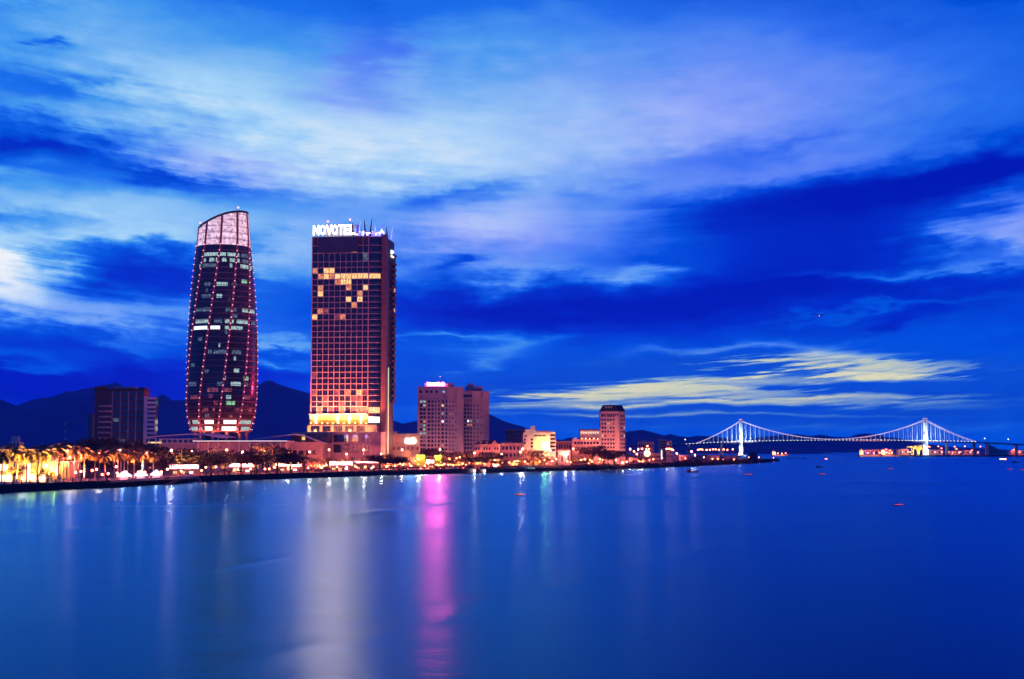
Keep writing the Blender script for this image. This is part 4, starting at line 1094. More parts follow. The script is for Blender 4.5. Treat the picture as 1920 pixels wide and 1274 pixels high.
def tree_proto(name, seed, h, trunk_h, r, nb, flat, n, size, leafmats, limbs=True, lean=0):
    """trunk with limbs that reach into leaf clumps"""
    rnd = random.Random(seed)
    root = thing(name, None, None)
    blobs = []; tb = MB()
    top = Vector((lean, 0, trunk_h))
    tb.tube((0,0,-.3), (lean*.5, .1, trunk_h*.55), r*.075, r*.055, 8); tb.tube((lean*.5, .1, trunk_h*.55), top, r*.055, r*.042, 8)
    for k in range(nb):
        a = 2*math.pi*k/nb+rnd.uniform(-.5,.5); d = r*(.25+.55*math.sqrt(rnd.random()))
        c = Vector((lean+d*math.cos(a), d*math.sin(a), trunk_h+(h-trunk_h)*(rnd.uniform(.15,.8) if flat > .5 else rnd.uniform(.0,.85))*(1-.35*(d/r)**2)))
        s = r*rnd.uniform(.26,.42); blobs.append((c.x, c.y, c.z, s, s, s*flat))
        mid = top.lerp(c, .5)+Vector((0,0,-r*.04))
        tb.tube(top, mid, r*.032, r*.022, 5); tb.tube(mid, c, r*.022, r*.008, 5)
    tb.build('trunk', M['bark'], root, smooth=True)
    foliage(seed, blobs, n, size, len(leafmats)).build('crown', [M[m] for m in leafmats], root)
    return remember(root)
HIDE = []
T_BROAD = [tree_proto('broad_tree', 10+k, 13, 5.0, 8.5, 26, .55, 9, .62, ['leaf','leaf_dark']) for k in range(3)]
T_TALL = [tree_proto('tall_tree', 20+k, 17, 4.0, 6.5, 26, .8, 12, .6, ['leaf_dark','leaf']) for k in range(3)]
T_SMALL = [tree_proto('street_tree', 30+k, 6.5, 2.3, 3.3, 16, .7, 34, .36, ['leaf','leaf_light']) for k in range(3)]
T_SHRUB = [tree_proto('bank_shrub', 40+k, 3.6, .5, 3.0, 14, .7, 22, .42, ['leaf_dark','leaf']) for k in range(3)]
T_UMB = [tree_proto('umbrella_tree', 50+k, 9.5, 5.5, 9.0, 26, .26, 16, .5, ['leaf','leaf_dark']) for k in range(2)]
USED = set()
def put(protos, k, loc, rz, s, label, cat, group, sz=None):
    p = protos[k % len(protos)]
    if p.name not in USED:
        USED.add(p.name); o = p
        o.location = loc; o.rotation_euler = (0,0,rz); o.scale = (s, s, sz or s); tag(o, label, cat, group)
    else:
        o = dup(p, loc, rz, s, label, group, sz); o['category'] = cat
    return o
H_OF = {'broad_tree':13.4, 'tall_tree':17.4, 'street_tree':6.6, 'bank_shrub':3.8, 'umbrella_tree':9.6}
rt = random.Random(5)
def tree_at(protos, px, pytop, Y, label, group, wide=1.0, zg=QZ):
    hgt = Zp(pytop, Y)-zg; nm = protos[0].name.split('.')[0]
    sz = hgt/H_OF[nm]; s = sz*wide
    return put(protos, rt.randrange(9), (Xp(px, Y, zg+3), Y, zg), rt.uniform(0,6.3), s, label, 'tree' if nm != 'bank_shrub' else 'shrub', group, sz)
# the dark wood behind the palms
for px, py, Y in [(-60,836,720),(-20,829,730),(8,826,735),(38,828,700),(62,826,720),(85,829,705),(103,824,690),(122,818,690),(140,813,690),(158,808,690),(178,808,700),(197,812,690),(216,809,700),(236,812,690),(254,814,690),(272,821,690),(290,826,690),(304,834,685),(168,822,660),(205,824,660),(245,826,660),(130,832,660)]:
    tree_at(T_TALL, px, py, Y, 'tall dark dense tree in the wood behind the palms', 'tall dark trees behind the palms', 1.25)
# big trees along the promenade
for px, py, Y, w, lb in [(340,833,690,1.25,'broad dark red-lit tree left of the lit kiosk row, before the low white hall'),(372,832,700,1.3,'largest dark tree before the long canopy roof, right of the pale hall windows'),(396,840,690,1.1,'dark tree with low branches just right of the largest one below the round tower'),
   (422,844,720,1.0,'tree lit orange from inside by a street lamp, below the round tower'),(452,835,735,1.1,'dark flat topped tree at the right foot of the round tower'),(480,838,735,1.1,'dark tree behind the brightest star shaped lamp'),(500,825,760,1.0,'tall dark tree rising before the gabled hall roof'),
   (520,832,750,1.1,'dark tree at the right end of the gabled hall'),(545,842,745,1.1,'dark tree left of the hotel podium'),(306,846,650,.8,'dark leafy tree at the end of the palm row')]:
    tree_at(T_BROAD, px, py, Y, lb, 'broad dark trees along the promenade', w)
for px, py, Y, w, lb in [(712,850,790,.75,'wide flat crowned tree right of the green star lamp at the hotel foot'),(732,854,780,.8,'low wide flat crowned tree at the right corner of the hotel'),(748,853,800,.7,'flat crowned tree below the lit logo wall'),(798,836,1020,1.0,'dark flat tree at the foot of the tower block with the pink sign'),(835,843,1000,.95,'dark flat tree between the two tower block bases'),
   (868,846,985,1.0,'dark flat tree left of the red roofed villa'),(884,856,950,.8,'small dark flat tree below the red roofed villa'),(922,846,960,.9,'dark tree before the right half of the red roofed villa'),(905,858,940,.7,'low dark tree right of the cluster of white lamps'),(930,862,930,.7,'low dark tree by the slim lamp post under the villa'),(1000,842,1015,.9,'dark red-lit tree before the stepped white block'),
   (1110,834,1100,.8,'dark tree left of the brick mansard tower'),(1132,840,1100,.9,'dark tree before the foot of the brick mansard tower'),(1152,843,1110,.9,'dark tree at the right foot of the brick mansard tower'),(1140,850,1070,.8,'dark tree on the bank below the brick mansard tower')]:
    tree_at(T_UMB, px, py, Y, lb, 'flat crowned trees right of the hotel', w)
# small street trees glowing red among the lamps
RED_TREES = []
for i in range(104):
    px = 585+i*6.0+rt.uniform(-4,4)
    Y = interp(SHORE_Y, px)+rt.uniform(34, 110)
    if 985 < px < 1036: Y = interp(SHORE_Y, px)+rt.uniform(14, 26)
    if px < 735: Y = interp(SHORE_Y, px)+rt.uniform(38, 60)
    py = rt.uniform(852, 864)-(px-800)*.004
    RED_TREES.append((px, Y)); tree_at(T_SMALL, px, py, Y, 'small street tree lit red by lamps '+where(px), 'small red-lit street trees '+where(px), rt.uniform(.9,1.4))
# dark shrubs of the bank
for i in range(96):
    px = 905+i*5.8+rt.uniform(-2,2); off = rt.uniform(2, 16)
    p = shore(px, off); py = interp([(900,881),(1000,876),(1050,872),(1160,870),(1250,866),(1300,860),(1350,861),(1400,860),(1440,862),(1466,863)], px)+rt.uniform(-3.0,2.5)
    tree_at(T_SHRUB, px, py, p.y, 'black bushy shrub on the bank '+where(px), 'dark bank shrubs '+where(px), rt.uniform(.9,1.5)*1.2, .6)
bank = MB(); A = []
for px in range(900, 1470, 10):
    p = shore(px, -2.0); q = shore(px, 7); A.append((p, q))
vs = []
for p, q in A: vs += [(p.x,p.y,-.5),(q.x,q.y,QZ+1.3),(q.x,q.y+6,QZ+.1)]
bank.add(vs, [(3*i+j, 3*i+3+j, 3*i+4+j, 3*i+1+j) for i in range(len(A)-1) for j in (0,1)])
tag(bank.build('river_bank', M['soil'], smooth=True), kind='structure')
# bare acacia on the promenade
def bare_tree(px, pytop, Y, seed, label):
    rnd = random.Random(seed); root = thing('acacia_tree', label, 'tree', (Xp(px, Y), Y, QZ+.16))
    H = Zp(pytop, Y)-QZ; tb = MB(); ends = []
    def grow(p, d, l, r, k):
        q = p+d*l; tb.tube(p, q, r, r*.68, 6)
        if k == 0: ends.append(q); return
        for _ in range(2 if k > 1 else 3):
            e = (d+Vector((rnd.uniform(-.75,.75), rnd.uniform(-.75,.75), rnd.uniform(-.15,.4)))).normalized()
            grow(q, e, l*rnd.uniform(.62,.85), r*.62, k-1)
    grow(Vector((0,0,-.2)), Vector((.12,0,1)).normalized(), H*.27, H*.034, 4)
    tb.build('trunk', M['bark'], root, smooth=True)
    foliage(seed, [(e.x, e.y, e.z, 1.1, 1.1, .55) for e in ends], 26, .34, 2).build('crown', [M['leaf_dark'], M['leaf']], root)
bare_tree(569, 847, interp(SHORE_Y, 569)+8, 3, 'dark tree with bare forked branches on the quay left of the hotel')
bare_tree(487, 856, interp(SHORE_Y, 487)+14, 8, 'thin pale forked tree beside the lit oval kiosk roof')

# royal palms
def palm_proto(seed):
    rnd = random.Random(seed); root = thing('royal_palm', None, None)
    t = MB(); t.lathe([(.34,-.3),(.30,1),(.26,3.5),(.30,6),(.24,8.6),(.20,9.6)], 9); t.build('trunk', M['palm_trunk'], root, smooth=True)
    c = MB(); c.lathe([(.21,9.55),(.24,10.0),(.17,11.0),(.09,11.5)], 9); c.build('crownshaft', M['palm_green'], root, smooth=True)
    fr = MB()
    for k in range(15):
        a = k*2.399+rnd.uniform(-.2,.2); el = lerp(1.25, -.25, k/14)+rnd.uniform(-.12,.12); L = rnd.uniform(3.8,4.9)
        p = Vector((0,0,11.0)); pts = [p.copy()]; e = el
        n = 9
        for i in range(n):
            p = p+Vector((math.cos(a)*math.cos(e), math.sin(a)*math.cos(e), math.sin(e)))*(L/n); pts.append(p.copy()); e -= .23
        side = Vector((-math.sin(a), math.cos(a), 0))
        for i in range(n):
            w = 1.35*math.sin(math.pi*(i+.9)/(n+1))**.6
            d = (pts[i+1]-pts[i])
            for sg in (-1, 1):
                for u in (.0, .33, .66):
                    q0 = pts[i]+d*u; tipp = q0+side*sg*w+d*.9+Vector((0,0,-.30*w)); q1 = pts[i]+d*(u+.42)
                    fr.add([q0, tipp, q1], [(0,1,2)])
        for i in range(n): fr.tube(pts[i], pts[i+1], .05, .04, 4, cap=False)
    fr.build('fronds', M['leaf_light'], root)
    return remember(root)
PALMS = [palm_proto(60+k) for k in range(3)]
palm_px = [(-14,834,12),(3,846,10),(26,833,24),(31,840,10),(49,842,10),(71,838,10),(90,841,9),(110,830,10),(119,833,26),(126,834,30),(140,836,10),(149,833,28),(157,840,10),(178,842,10),(196,847,9),(214,838,11),(221,842,26),(226,840,34),(232,839,24),(239,846,30),(251,846,10),(267,844,18),(271,846,30),(287,846,10)]
names = ['at the left frame edge']
marks = ['leaning past the left edge of the pavilion','with its low crown over the pavilion\'s left lit sign','standing behind the pair at the pavilion corner','with a green lit trunk beside the first leafy bush','rising before the tallest white lit doorway','between the white doorway and the small square lit sign','against the right hand lime wall of the pavilion','with white trunk foot at the right corner of the pavilion','slim and set back behind the one at the pavilion corner','set back below the upper globe lamp','with a bright white trunk foot under the two globe lamps','set back with only its crown over the globe lamps','with drooping yellow fronds right of the globe lamps','with open pink crown before the dark wood','with short yellow crown and white trunk foot','holding a bright star lamp beside its crown','thin and set back just right of the star lamp','second of the thin ones behind the first white tent','with a violet trunk above the first white tent','set back above the gap after the first white tent','with a pale trunk between the first and second tents','with a pink crown over the second white tent','set back behind the second white tent','last and rightmost of the row over the third tent']
for i, (px, py, off) in enumerate(palm_px):
    p = shore(px, off); hgt = Zp(py, p.y)-QZ; s = hgt/13.2
    put(PALMS, i, (p.x, p.y, QZ+.1), rt.uniform(0,6.3), s*rt.uniform(1.0,1.15), 'royal palm '+marks[i], 'palm tree', 'royal palms on the quay', s)

# floodlights set in the pavement at the palms
for i, px in enumerate((12,38,60,82,100,122,145,163,187,205,223,246,262,280)):
    p = shore(px, 8 if i % 2 else 19); t = thing('ground_uplight', 'small floodlight aimed up into the palms '+where(px), 'floodlight', (p.x, p.y, QZ+.16), 0, 'floodlights under the palms '+where(px))
    MB().lathe([(.22,0),(.25,.15),(.2,.4)], 8).build('housing', M['metal_dark'], t); MB().lathe([(.17,.41),(.16,.45)], 8).build('lens', M['lamp_sodium'], t)
    lamp(t, (0,-.3,.9), 105000, (1,.19,.05) if px > 110 else (1,.42,.05), .3, 'lamp_light', 95, (R(180), 0, 0))
# lamps
def street_lamp(px, py, Y, kind, k=0):
    z = Zp(py, Y)-QZ
    if kind == 'globe':
        t = thing('globe_lamp', 'white globe lamp on a short post '+where(px), 'lamp', (Xp(px, Y), Y, QZ+.1), 0, 'white globe lamps '+where(px))
        z = max(z, 2.4)
        m = MB(); m.tube((0,0,0), (0,0,z-.35), .07, .05, 6); m.tube((0,0,0), (0,0,.5), .14, .1, 6); m.build('post', M['metal_dark'], t)
        MB().ball((0,0,z), .42, 10, 6).build('globe', M['lamp_white'], t)
        if k: lamp(t, (0,-.6,z+.1), k, (1,.12,.05), .42)
    else:
        col = {'sodium':'sodium','flood':'bright sodium'}[kind]
        t = thing('street_lamp', 'tall %s street lamp %s' % (col, where(px)), 'street lamp', (Xp(px, Y), Y+.9, QZ+.1), 0, 'tall %s street lamps %s' % (col, where(px)))
        m = MB(); m.tube((0,0,0), (0,0,z-.2), .13, .07, 6); m.tube((0,0,z-.2), (0,-1.0,z+.22), .06, .05, 6); m.build('pole', M['metal_grey'], t)
        h = MB().box(-.22,.22,-1.45,-.55,z+.2,z+.36); h.build('lamp_head', M['metal_grey'], t)
        MB().ball((0,-1.0,z), .48 if kind == 'sodium' else .62, 10, 6).build('bulb', M['lamp_sodium'], t)
        if k: lamp(t, (0,-1.6,z-.2), k, SOD, .5)
def back(px): return interp(SHORE_Y, px)
SODIUM = [(126,846,16),(132,858,12),(146,858,12),(225,845,30),(321,845,24),(425,844,50),(495,847,22),(580,848,50),(617,844,60),(682,844,40),(754,844,60),(825,843,70),(980,842,25),(976,848,20),(1075,842,50),(1032,845,16),(1119,845,40),(785,861,30),(1182,842,90),(1197,843,100),(1204,842,100),(1250,842,100),(1262,844,100),(1269,851,60),(1297,847,80),(1303,853,50),(1386,851,30),(940,852,40),(890,850,40),(1060,850,40),(1140,848,30),(360,846,66),(455,848,70),(540,850,66),(650,852,52),(715,852,46),(45,852,30),(90,852,30),(185,850,34),(275,850,36)]
for px, py, off in SODIUM:
    street_lamp(px, py, back(px)+off, 'sodium', 13000 if px > 300 else 7000)
for px, py, off in [(1189,847,70),(1194,852,60),(1212,843,80),(1217,843,80),(1214,837,110),(1255,842,95),(1259,843,95),(1309,844,95),(1313,843,95),(1317,843.5,95),(1325,844,95),(1331,844,95),(1337,843,95),(1342,843,95),(1348,844,95),(1357,843,95),(1364,844,95),(1374,843,95)]:
    street_lamp(px, py, back(px)+off, 'flood', 1500)
street_lamp(1167, 868, back(1167)+9, 'flood', 9000)
GLOBES = [(142,887,8),(152,885,9),(173,883,12),(181,881,12),(192,891,6),(203,889,10),(218,876,26),(220,888,10),(237,886,10),(260,886,11),(272,886,11),(303,886,10),(314,881,22),(340,887,12),(378,887,11),(386,877,24),(405,876,24),(440,881,16),(446,881,16),(470,880,14),(515,877,18),(518,872,30),(497,880,10),(505,880,10),(540,880,8),(546,880,8),(578,878,14),(600,876,14),(603,881,6),(612,873,22),(632,876,12),(660,873,16),(668,876,10),(685,876,10),(712,872,18),(732,874,12),(741,874,12),(755,872,14),(770,874,8),(797,874,8),(803,870,16),(820,872,8),(833,871,10),(843,861,50),(856,860,50),(862,858,56),(870,856,60),(877,865,36),(923,870,12),(965,866,20),(970,865,24),(984,866,14),(1000,864,16),(1012,866,12),(1021,863,16),(1036,865,12),(1043,862,20),(1064,866,14),(1090,863,22),(1097,862,22),(1110,866,16),(1175,867,14),(1140,866,20),(1205,866,14),(1238,868,10),(1303,855,60),(1320,858,40),(1336,861,24),(1346,861,24),(1356,862,20),(1376,865,16),(1404,858,20),(1423,858,20),(1450,863,10),(650,880,10),(700,879,10),(725,879,8),(850,873,10),(900,868,16),(955,868,16),(1125,862,20),(1155,864,14),(1225,862,20),(1285,860,20)]
for i, (px, py, off) in enumerate(GLOBES): street_lamp(px, py, back(px)+off, 'globe', 800 if i % 3 == 0 or px > 1000 else 0)
for px, py in ((890,884),(909,884),(937,884),(916,877.5)):
    p = shore(px, -1.4 if py > 880 else 8); t = thing('mooring_lamp', {890:'left one of three white lamps low over the water below the villa',909:'middle one of three white lamps low over the water below the villa',937:'right one of three white lamps low over the water below the villa',916:'white lamp up on the bank behind the three at the water'}[px], 'lamp', (p.x, p.y, 0 if py > 880 else QZ))
    z = Zp(py, p.y)-t.location.z; m = MB().tube((0,0,-.5), (0,0,z), .12); m.build('pile', M['metal_dark'], t); MB().ball((0,-.1,z+.3), .5, 8, 5).build('bulb', M['lamp_white'], t); lamp(t, (0,-.7,z+.3), 900, (.9,.95,1), .4)

# lime lit pavilion at the left
def pavilion():
    Y = back(60)+34; z = lambda py: Zp(py, Y)-QZ
    t = thing('pavilion', 'two storey riverside pavilion glowing lime yellow with white lit signs, behind the palms', 'building', frame_of(-30, Y), R(-3))
    W = pxw(-30, 95, Y); W2 = pxw(-30, 126, Y)
    MB().box(0, W, 0, 14, 0, z(844)).build('wall', M['cream'], t); MB().box(-.5, W+.4, -1.2, 14.4, z(844)+.01, z(843)).build('roof', M['roof_white'], t)
    MB().box(W+.01, W2, 1, 13, 0, z(867)).build('wing', M['cream'], t); MB().box(W+.01, W2+.4, .2, 13.4, z(867)+.01, z(866)).build('wing_roof', M['roof_white'], t)
    for k in range(6): MB().box(W+1+k*1.1, W+1.5+k*1.1, .7, .99, 0, z(867)).build('pilaster', M['hotel_stone'], t)
    MB().box(0, W, -1.0, -.02, z(866), z(865)).build('string_course', M['cream'], t)
    X_ = lambda px: pxw(-30, px, Y)
    for x0, x1, y0, y1 in ((2,16,871,883),(49,58.5,869,889),(83.5,91,870,877),(1,24,891,906),(42,69,889,906),(76,87,889,904)):
        b = MB().box(X_(x0), X_(x1), -.35, -.05, max(.2, z(y1)), z(y0)); b.build('lit_sign', M['panel_white'], t)
    for k in range(5): win(t, X_(-22+k*24), z(861), 2.4, 2.2, 'window_gold', -.02)
    for px in (0, 34, 62, 92): lamp(t, (X_(px), -5, z(880)), 1300, (1,.56,.02), .4); lamp(t, (X_(px)+2, -4, z(858)), 1200, (1,.36,.03), .4)
    lamp(t, (W2-3, -4, z(885)), 3500, (1,.45,.06), .4)
pavilion()
for px, py, off, w in ((31,868,16,1.0),(72,871,16,.7),(96,876,16,.8)):
    tree_at(T_SMALL, px, py, back(px)+off, {31:'leafy red-brown bush between the two left lit signs of the pavilion',72:'slim bush beside the white doorway of the pavilion',96:'dark red bush at the right corner of the pavilion'}[px], 'bushes before the pavilion', w)

# uplights added under the trees, in place of glow from the street lamps
GL = [(px, back(px)+(26, 58, 44)[i % 3]) for i, px in enumerate([335,356,378,400,424,452,478,502,524,546])]+[(px-2, Y-3.2) for px, Y in RED_TREES[::2]]
for i, (px, Y) in enumerate(GL):
    p = Vector((Xp(px, Y), Y, QZ)); t = thing('tree_fill_light', 'added red fill light under the street trees '+where(px), 'floodlight', (p.x, p.y, QZ), 0, 'added fill lights under the trees '+where(px))
    MB().lathe([(.2,0),(.24,.15),(.2,.35)], 8).build('housing', M['metal_dark'], t); MB().lathe([(.17,.36),(.16,.4)], 8).build('lens', M['lamp_sodium'], t)
    lamp(t, (0,0,.8), 60000 if px < 560 else 42000, (1,.15,.09) if i % 3 else (1,.32,.10), .3, 'lamp_light', 150, (R(180), 0, 0))
# string of small warm lanterns between the trees
for i in range(90):
    px = 590+i*7.3+rt.uniform(-3,3); p = shore(px, rt.uniform(20, 70)); z = rt.uniform(2.2, 5.5)
    t = thing('lantern', 'small warm lantern on a thin stake '+where(px), 'lantern', (p.x, p.y, QZ), 0, 'small warm lanterns '+where(px))
    MB().tube((0,0,0),(0,0,z-.3),.05,n=5).build('stake', M['metal_dark'], t); MB().ball((0,0,z),.36,8,5).build('lamp_shade', M[('lamp_warm','lamp_warm','lamp_white','lamp_gold')[i % 4]], t)
# lit kiosks along the promenade
# fill lights added on the ground to brighten the taller buildings
for px, Y, pw, lb in ((200,878,2200,'added fill light aimed up at the dark slab block, left one'),(250,878,2200,'added fill light aimed up at the dark slab block, right one'),(800,1118,24001,'added fill light aimed up at the tower block with the pink sign, left one'),(840,1118,24000,'added fill light aimed up at the tower block with the pink sign, right one'),(893,1150,14000,'added fill light aimed up at the unsigned darker tower block'),
    (1140,1120,42000,'added fill light aimed up at the brick mansard tower front'),(1168,1128,30000,'added fill light aimed up at the brick mansard tower corner'),(585,885,7000,'added fill light aimed up at the hotel podium, left one'),(640,885,9000,'added fill light aimed up at the hotel podium, middle one'),(700,885,12000,'added fill light aimed up at the hotel corner pier'),(758,930,14000,'added fill light aimed up at the lit logo wall'),(420,840,15000,'added fill light aimed up at the long canopy hall'),(330,845,16000,'added fill light aimed up at the low white hall'),(560,870,12000,'added fill light aimed up at the gabled hall'),(910,990,40000,'added fill light aimed up at the red roofed villa'),(1100,1110,12000,'added fill light aimed up at the glazed floor office block')):
    t = thing('ground_uplight', lb, 'floodlight', (Xp(px, Y), Y, QZ), 0, 'added fill lights before the tall buildings')
    MB().box(-.5,.5,-.3,.3,.4,1.1).build('housing', M['metal_dark'], t); MB().box(-.45,.45,.301,.33,.45,1.05).build('lens', M['lamp_sodium'], t)
    lamp(t, (0,.8,1.3), pw, (1,.30,.22) if 'tower' in lb else SOD, .4, 'lamp_light', 120, (R(90+52), 0, 0))
def kiosk(px0, px1, y0, y1, label, oval=False, off=30, warm='window_gold'):
    Y = back((px0+px1)/2)+off; z = lambda py: Zp(py, Y)-QZ
    t = thing('lit_kiosk', label, 'kiosk', frame_of(px0, Y), R(-6), 'lit kiosks along the promenade')
    W = pxw(px0, px1, Y); zb, zt = max(z(y1), 2.4), max(z(y0), 3.6)
    f = MB()
    if oval:
        pts = [(W/2+W/2*math.cos(a), 1.8*math.sin(a)) for a in [2*math.pi*k/20 for k in range(20)]]
        f.prism(pts, zb, zt*.93+zb*.07); f.build('lit_fascia', M['fascia'], t)
        MB().prism([(W/2+(x-W/2)*.9, y*.9) for x, y in pts], zt*.93+zb*.07+.01, zt+.5).build('roof', M['roof_white'], t)
    else:
        n = max(2, int(W/3.2))
        for k in range(n): f.box(W*k/n+.06, W*(k+1)/n-.06, -.12, .12, zb+.12*(k % 2), zt-.18*((k*3) % 4)/2)
        f.build('lit_fascia', M['fascia'], t)
        MB().box(-.2, W+.2, .13, 4.5, zt-.5, zt-.25).build('roof', M['roof_white'], t)
    for k in range(4): MB().tube((W*(.08+.28*k), .6, 0), (W*(.08+.28*k), .6, zb), .09).build('post', M['metal_dark'], t)
    MB().box(.3, W-.3, 3.4, 3.6, 0, zb-.1).build('back_wall', M['granite'], t)
    for k in range(max(2, int(W/4))): win(t, 1.6+k*(W-2.4)/max(2, int(W/4)), .9, 2.2, 1.3, warm if k % 3 != 2 else 'window_white', 3.38)
    MB().box(.5, W-.5, .9, 1.5, 0, 1.05).build('counter', M['pink_wall'], t)
    lamp(t, (W*.3, -1.4, zb+.2), 600, (1,.15,.13), .6); lamp(t, (W*.75, -1.4, zb+.2), 600, (1,.15,.13), .6)
kiosk(318, 374, 871, 879.5, 'kiosk with a broken row of white lit panels, under the big dark tree')
kiosk(430, 477, 868.5, 876, 'kiosk with an oval white lit roof edge below the round tower', True)
kiosk(521, 566, 867, 874.5, 'kiosk with a straight white lit fascia left of the bare forked tree')
kiosk(618, 662, 865.5, 872.5, 'longest white lit kiosk at the hotel foot', off=22)
kiosk(664, 712, 865, 868.5, 'kiosk with a thin lit fascia and warm glass walls, right end of the hotel foot', off=26)
kiosk(799, 814, 862, 869, 'small white lit kiosk between two lime hoardings', off=30)
def hoarding(px0, px1, y0, y1, label):
    Y = back(px0)+44; z = lambda py: Zp(py, Y)-QZ; W = pxw(px0, px1, Y)
    t = thing('hoarding', label, 'billboard', frame_of(px0, Y), R(-4), 'lime lit hoardings')
    MB().box(0, W, 0, .3, max(.4, z(y1)), z(y0)).build('board', M['lime_board'], t)
    for u in (.15, .85): MB().box(W*u-.12, W*u+.12, .31, .6, 0, z(y0)-.3).build('post', M['metal_dark'], t)
    for u in (.25, .75):
        MB().bar((W*u, 0, z(y0)+.1), (W*u, -2.0, z(y0)+.7), .08, .08).build('lamp_arm', M['metal_dark'], t); lamp(t, (W*u, -2.2, z(y0)+.4), 1300, (.95,.9,.4), .25)
M['lime_board'] = pm('lime_board', (.42,.5,.03), .6, .1, .4)
hoarding(780.5, 797, 853, 875, 'lime yellow hoarding with a white lamp before it, left of the small kiosk')
hoarding(815, 828.5, 854, 872, 'lime yellow hoarding behind a tall thin pole, right of the small white kiosk')
# lit white tents beside the landing stage
for i, (px, lb) in enumerate(((233,'first white lit tent from the left beside the landing stage'),(264,'middle white lit tent beside the landing stage'),(293,'white lit tent nearest the gangway of the landing stage'))):
    p = shore(px, 6); t = thing('lit_tent', lb, 'tent', (p.x, p.y, QZ+.16), .1*i, 'white lit tents')
    r = MB(); w = 2.5
    r.add([(-w,-w,1.6),(w,-w,1.6),(w,w,1.6),(-w,w,1.6),(0,0,3.6)], [(0,1,4),(1,2,4),(2,3,4),(3,0,4)]); r.build('roof', M['tent_glow'], t)
    v = MB()
    for a, b in (((-w,-w),(w,-w)),((-w,w),(w,w))): v.add([(a[0],a[1],1.1),(b[0],b[1],1.1),(b[0],b[1],1.6),(a[0],a[1],1.6)], [(0,1,2,3)])
    v.build('valance', M['tent_glow'], t)
    for sx in (-1,1):
        for sy in (-1,1): MB().tube((sx*w,sy*w,0),(sx*w,sy*w,1.6), .06).build('leg', M['metal_grey'], t)
    MB().box(-1.6,1.6,-.5,.5,0,.9).build('table', M['white_wall'], t)
    lamp(t, (0, -3.4, 1.4), 1600, (1,.25,.3), .5)

# landing stage with railings and a gangway
def landing_stage():
    p0, p1 = shore(208, -5), shore(352, -5)
    d = (p1-p0); L = math.hypot(d.x, d.y); t = thing('landing_stage', 'timber landing stage on piles with white railings and a sloping gangway below the tents', 'jetty', (p0.x, p0.y, 0), math.atan2(d.y, d.x))
    MB().box(0, L*.66, 0, 4.2, 1.7, 2.0).build('deck', M['deck_wood'], t)
    MB().box(L*.66+.01, L, -2.6, 4.2, 1.75, 2.05).build('deck', M['deck_wood'], t)
    g = MB(); g.bar((L*.58, -3.6, .35), (L*.76, -2.65, 1.85), .25, .25); g.bar((L*.58, -5.2, .35), (L*.76, -4.2, 1.85), .25, .25)
    for k in range(12):
        u = k/11; g.box(lerp(L*.58, L*.76, u)-.25, lerp(L*.58, L*.76, u)+.25, lerp(-5.2,-4.2,u), lerp(-3.6,-2.65,u), lerp(.4,1.9,u), lerp(.4,1.9,u)+.1)
    g.build('gangway', M['deck_wood'], t)
    def rails(a, b, name='railing'):
        m = MB(); a, b = Vector(a), Vector(b); n = max(2, int((b-a).length/1.6))
        for k in range(n+1): q = a.lerp(b, k/n); m.bar(q, q+Vector((0,0,1.15)), .09, .09)
        for h in (.45, .8, 1.15): m.bar(a+Vector((0,0,h)), b+Vector((0,0,h)), .07, .07)
        m.build(name, M['white_paint'], t)
    rails((0, .1, 2.0), (L*.66, .1, 2.0)); rails((L*.66, -2.5, 2.05), (L, -2.5, 2.05)); rails((L-.1, -2.5, 2.05), (L-.1, 4, 2.05)); rails((L, -2.4, 2.05), (L+5, -4.2, .5))
    MB().box(L+.02, L+5.5, -4.6, -2.3, .2, .5).build('pontoon', M['metal_dark'], t)
    for k in range(14):
        x = 1+k*(L-2)/13
        for y in ((.4, 3.8) if x < L*.66 else (-2.2, 3.8)): MB().tube((x, y, -2), (x, y, 1.7), .2, n=6).build('pile', M['metal_dark'], t)
M['deck_wood'] = pm('deck_wood', (.16,.12,.10), .8, .3, 1)
landing_stage()
# railing along the left quay, bollards further on
def quay_railing():
    t = thing('quay_railing', 'low white railing along the quay edge in front of the pavilion', 'railing', (0,0,0))
    m = MB(); pts = [shore(px, .6)+Vector((0,0,.3)) for px in range(-40, 209, 8)]
    ps = MB()
    for a, b in zip(pts, pts[1:]):
        for h in (.35, .65, .98): m.bar(a+Vector((0,0,h)), b+Vector((0,0,h)), .1, .1)
        for k in range(3): q = a.lerp(b, k/3); m.bar(q, q+Vector((0,0,.95)), .05, .05)
    m.build('rails', M['white_paint'], t)
    for i, p in enumerate(pts):
        if i % 2 == 0: MB().box(p.x-.2, p.x+.2, p.y-.2, p.y+.2, p.z, p.z+1.25).build('post', M['concrete_dark'], t)
quay_railing()
def bollard():
    t = thing('bollard', None, None)
    MB().lathe([(.34,0),(.30,.2),(.27,1.0),(.34,1.15),(.38,1.35),(.2,1.45)], 10).build('body', M['metal_dark'], t, smooth=True); MB().box(-.45,.45,-.45,.45,-.2,.02).build('base', M['concrete_dark'], t)
    return remember(t)
B0 = [bollard()]
for px in (387.5,408,430,452,471,508,526,544,562,578,611.7,633,658,684,700,716,731,745,762,782,805):
    p = shore(px, .55); put(B0, 0, (p.x, p.y, QZ+.2), 0, 1.0, 'squat dark bollard on the quay edge '+where(px), 'bollard', 'dark bollards on the quay '+where(px))
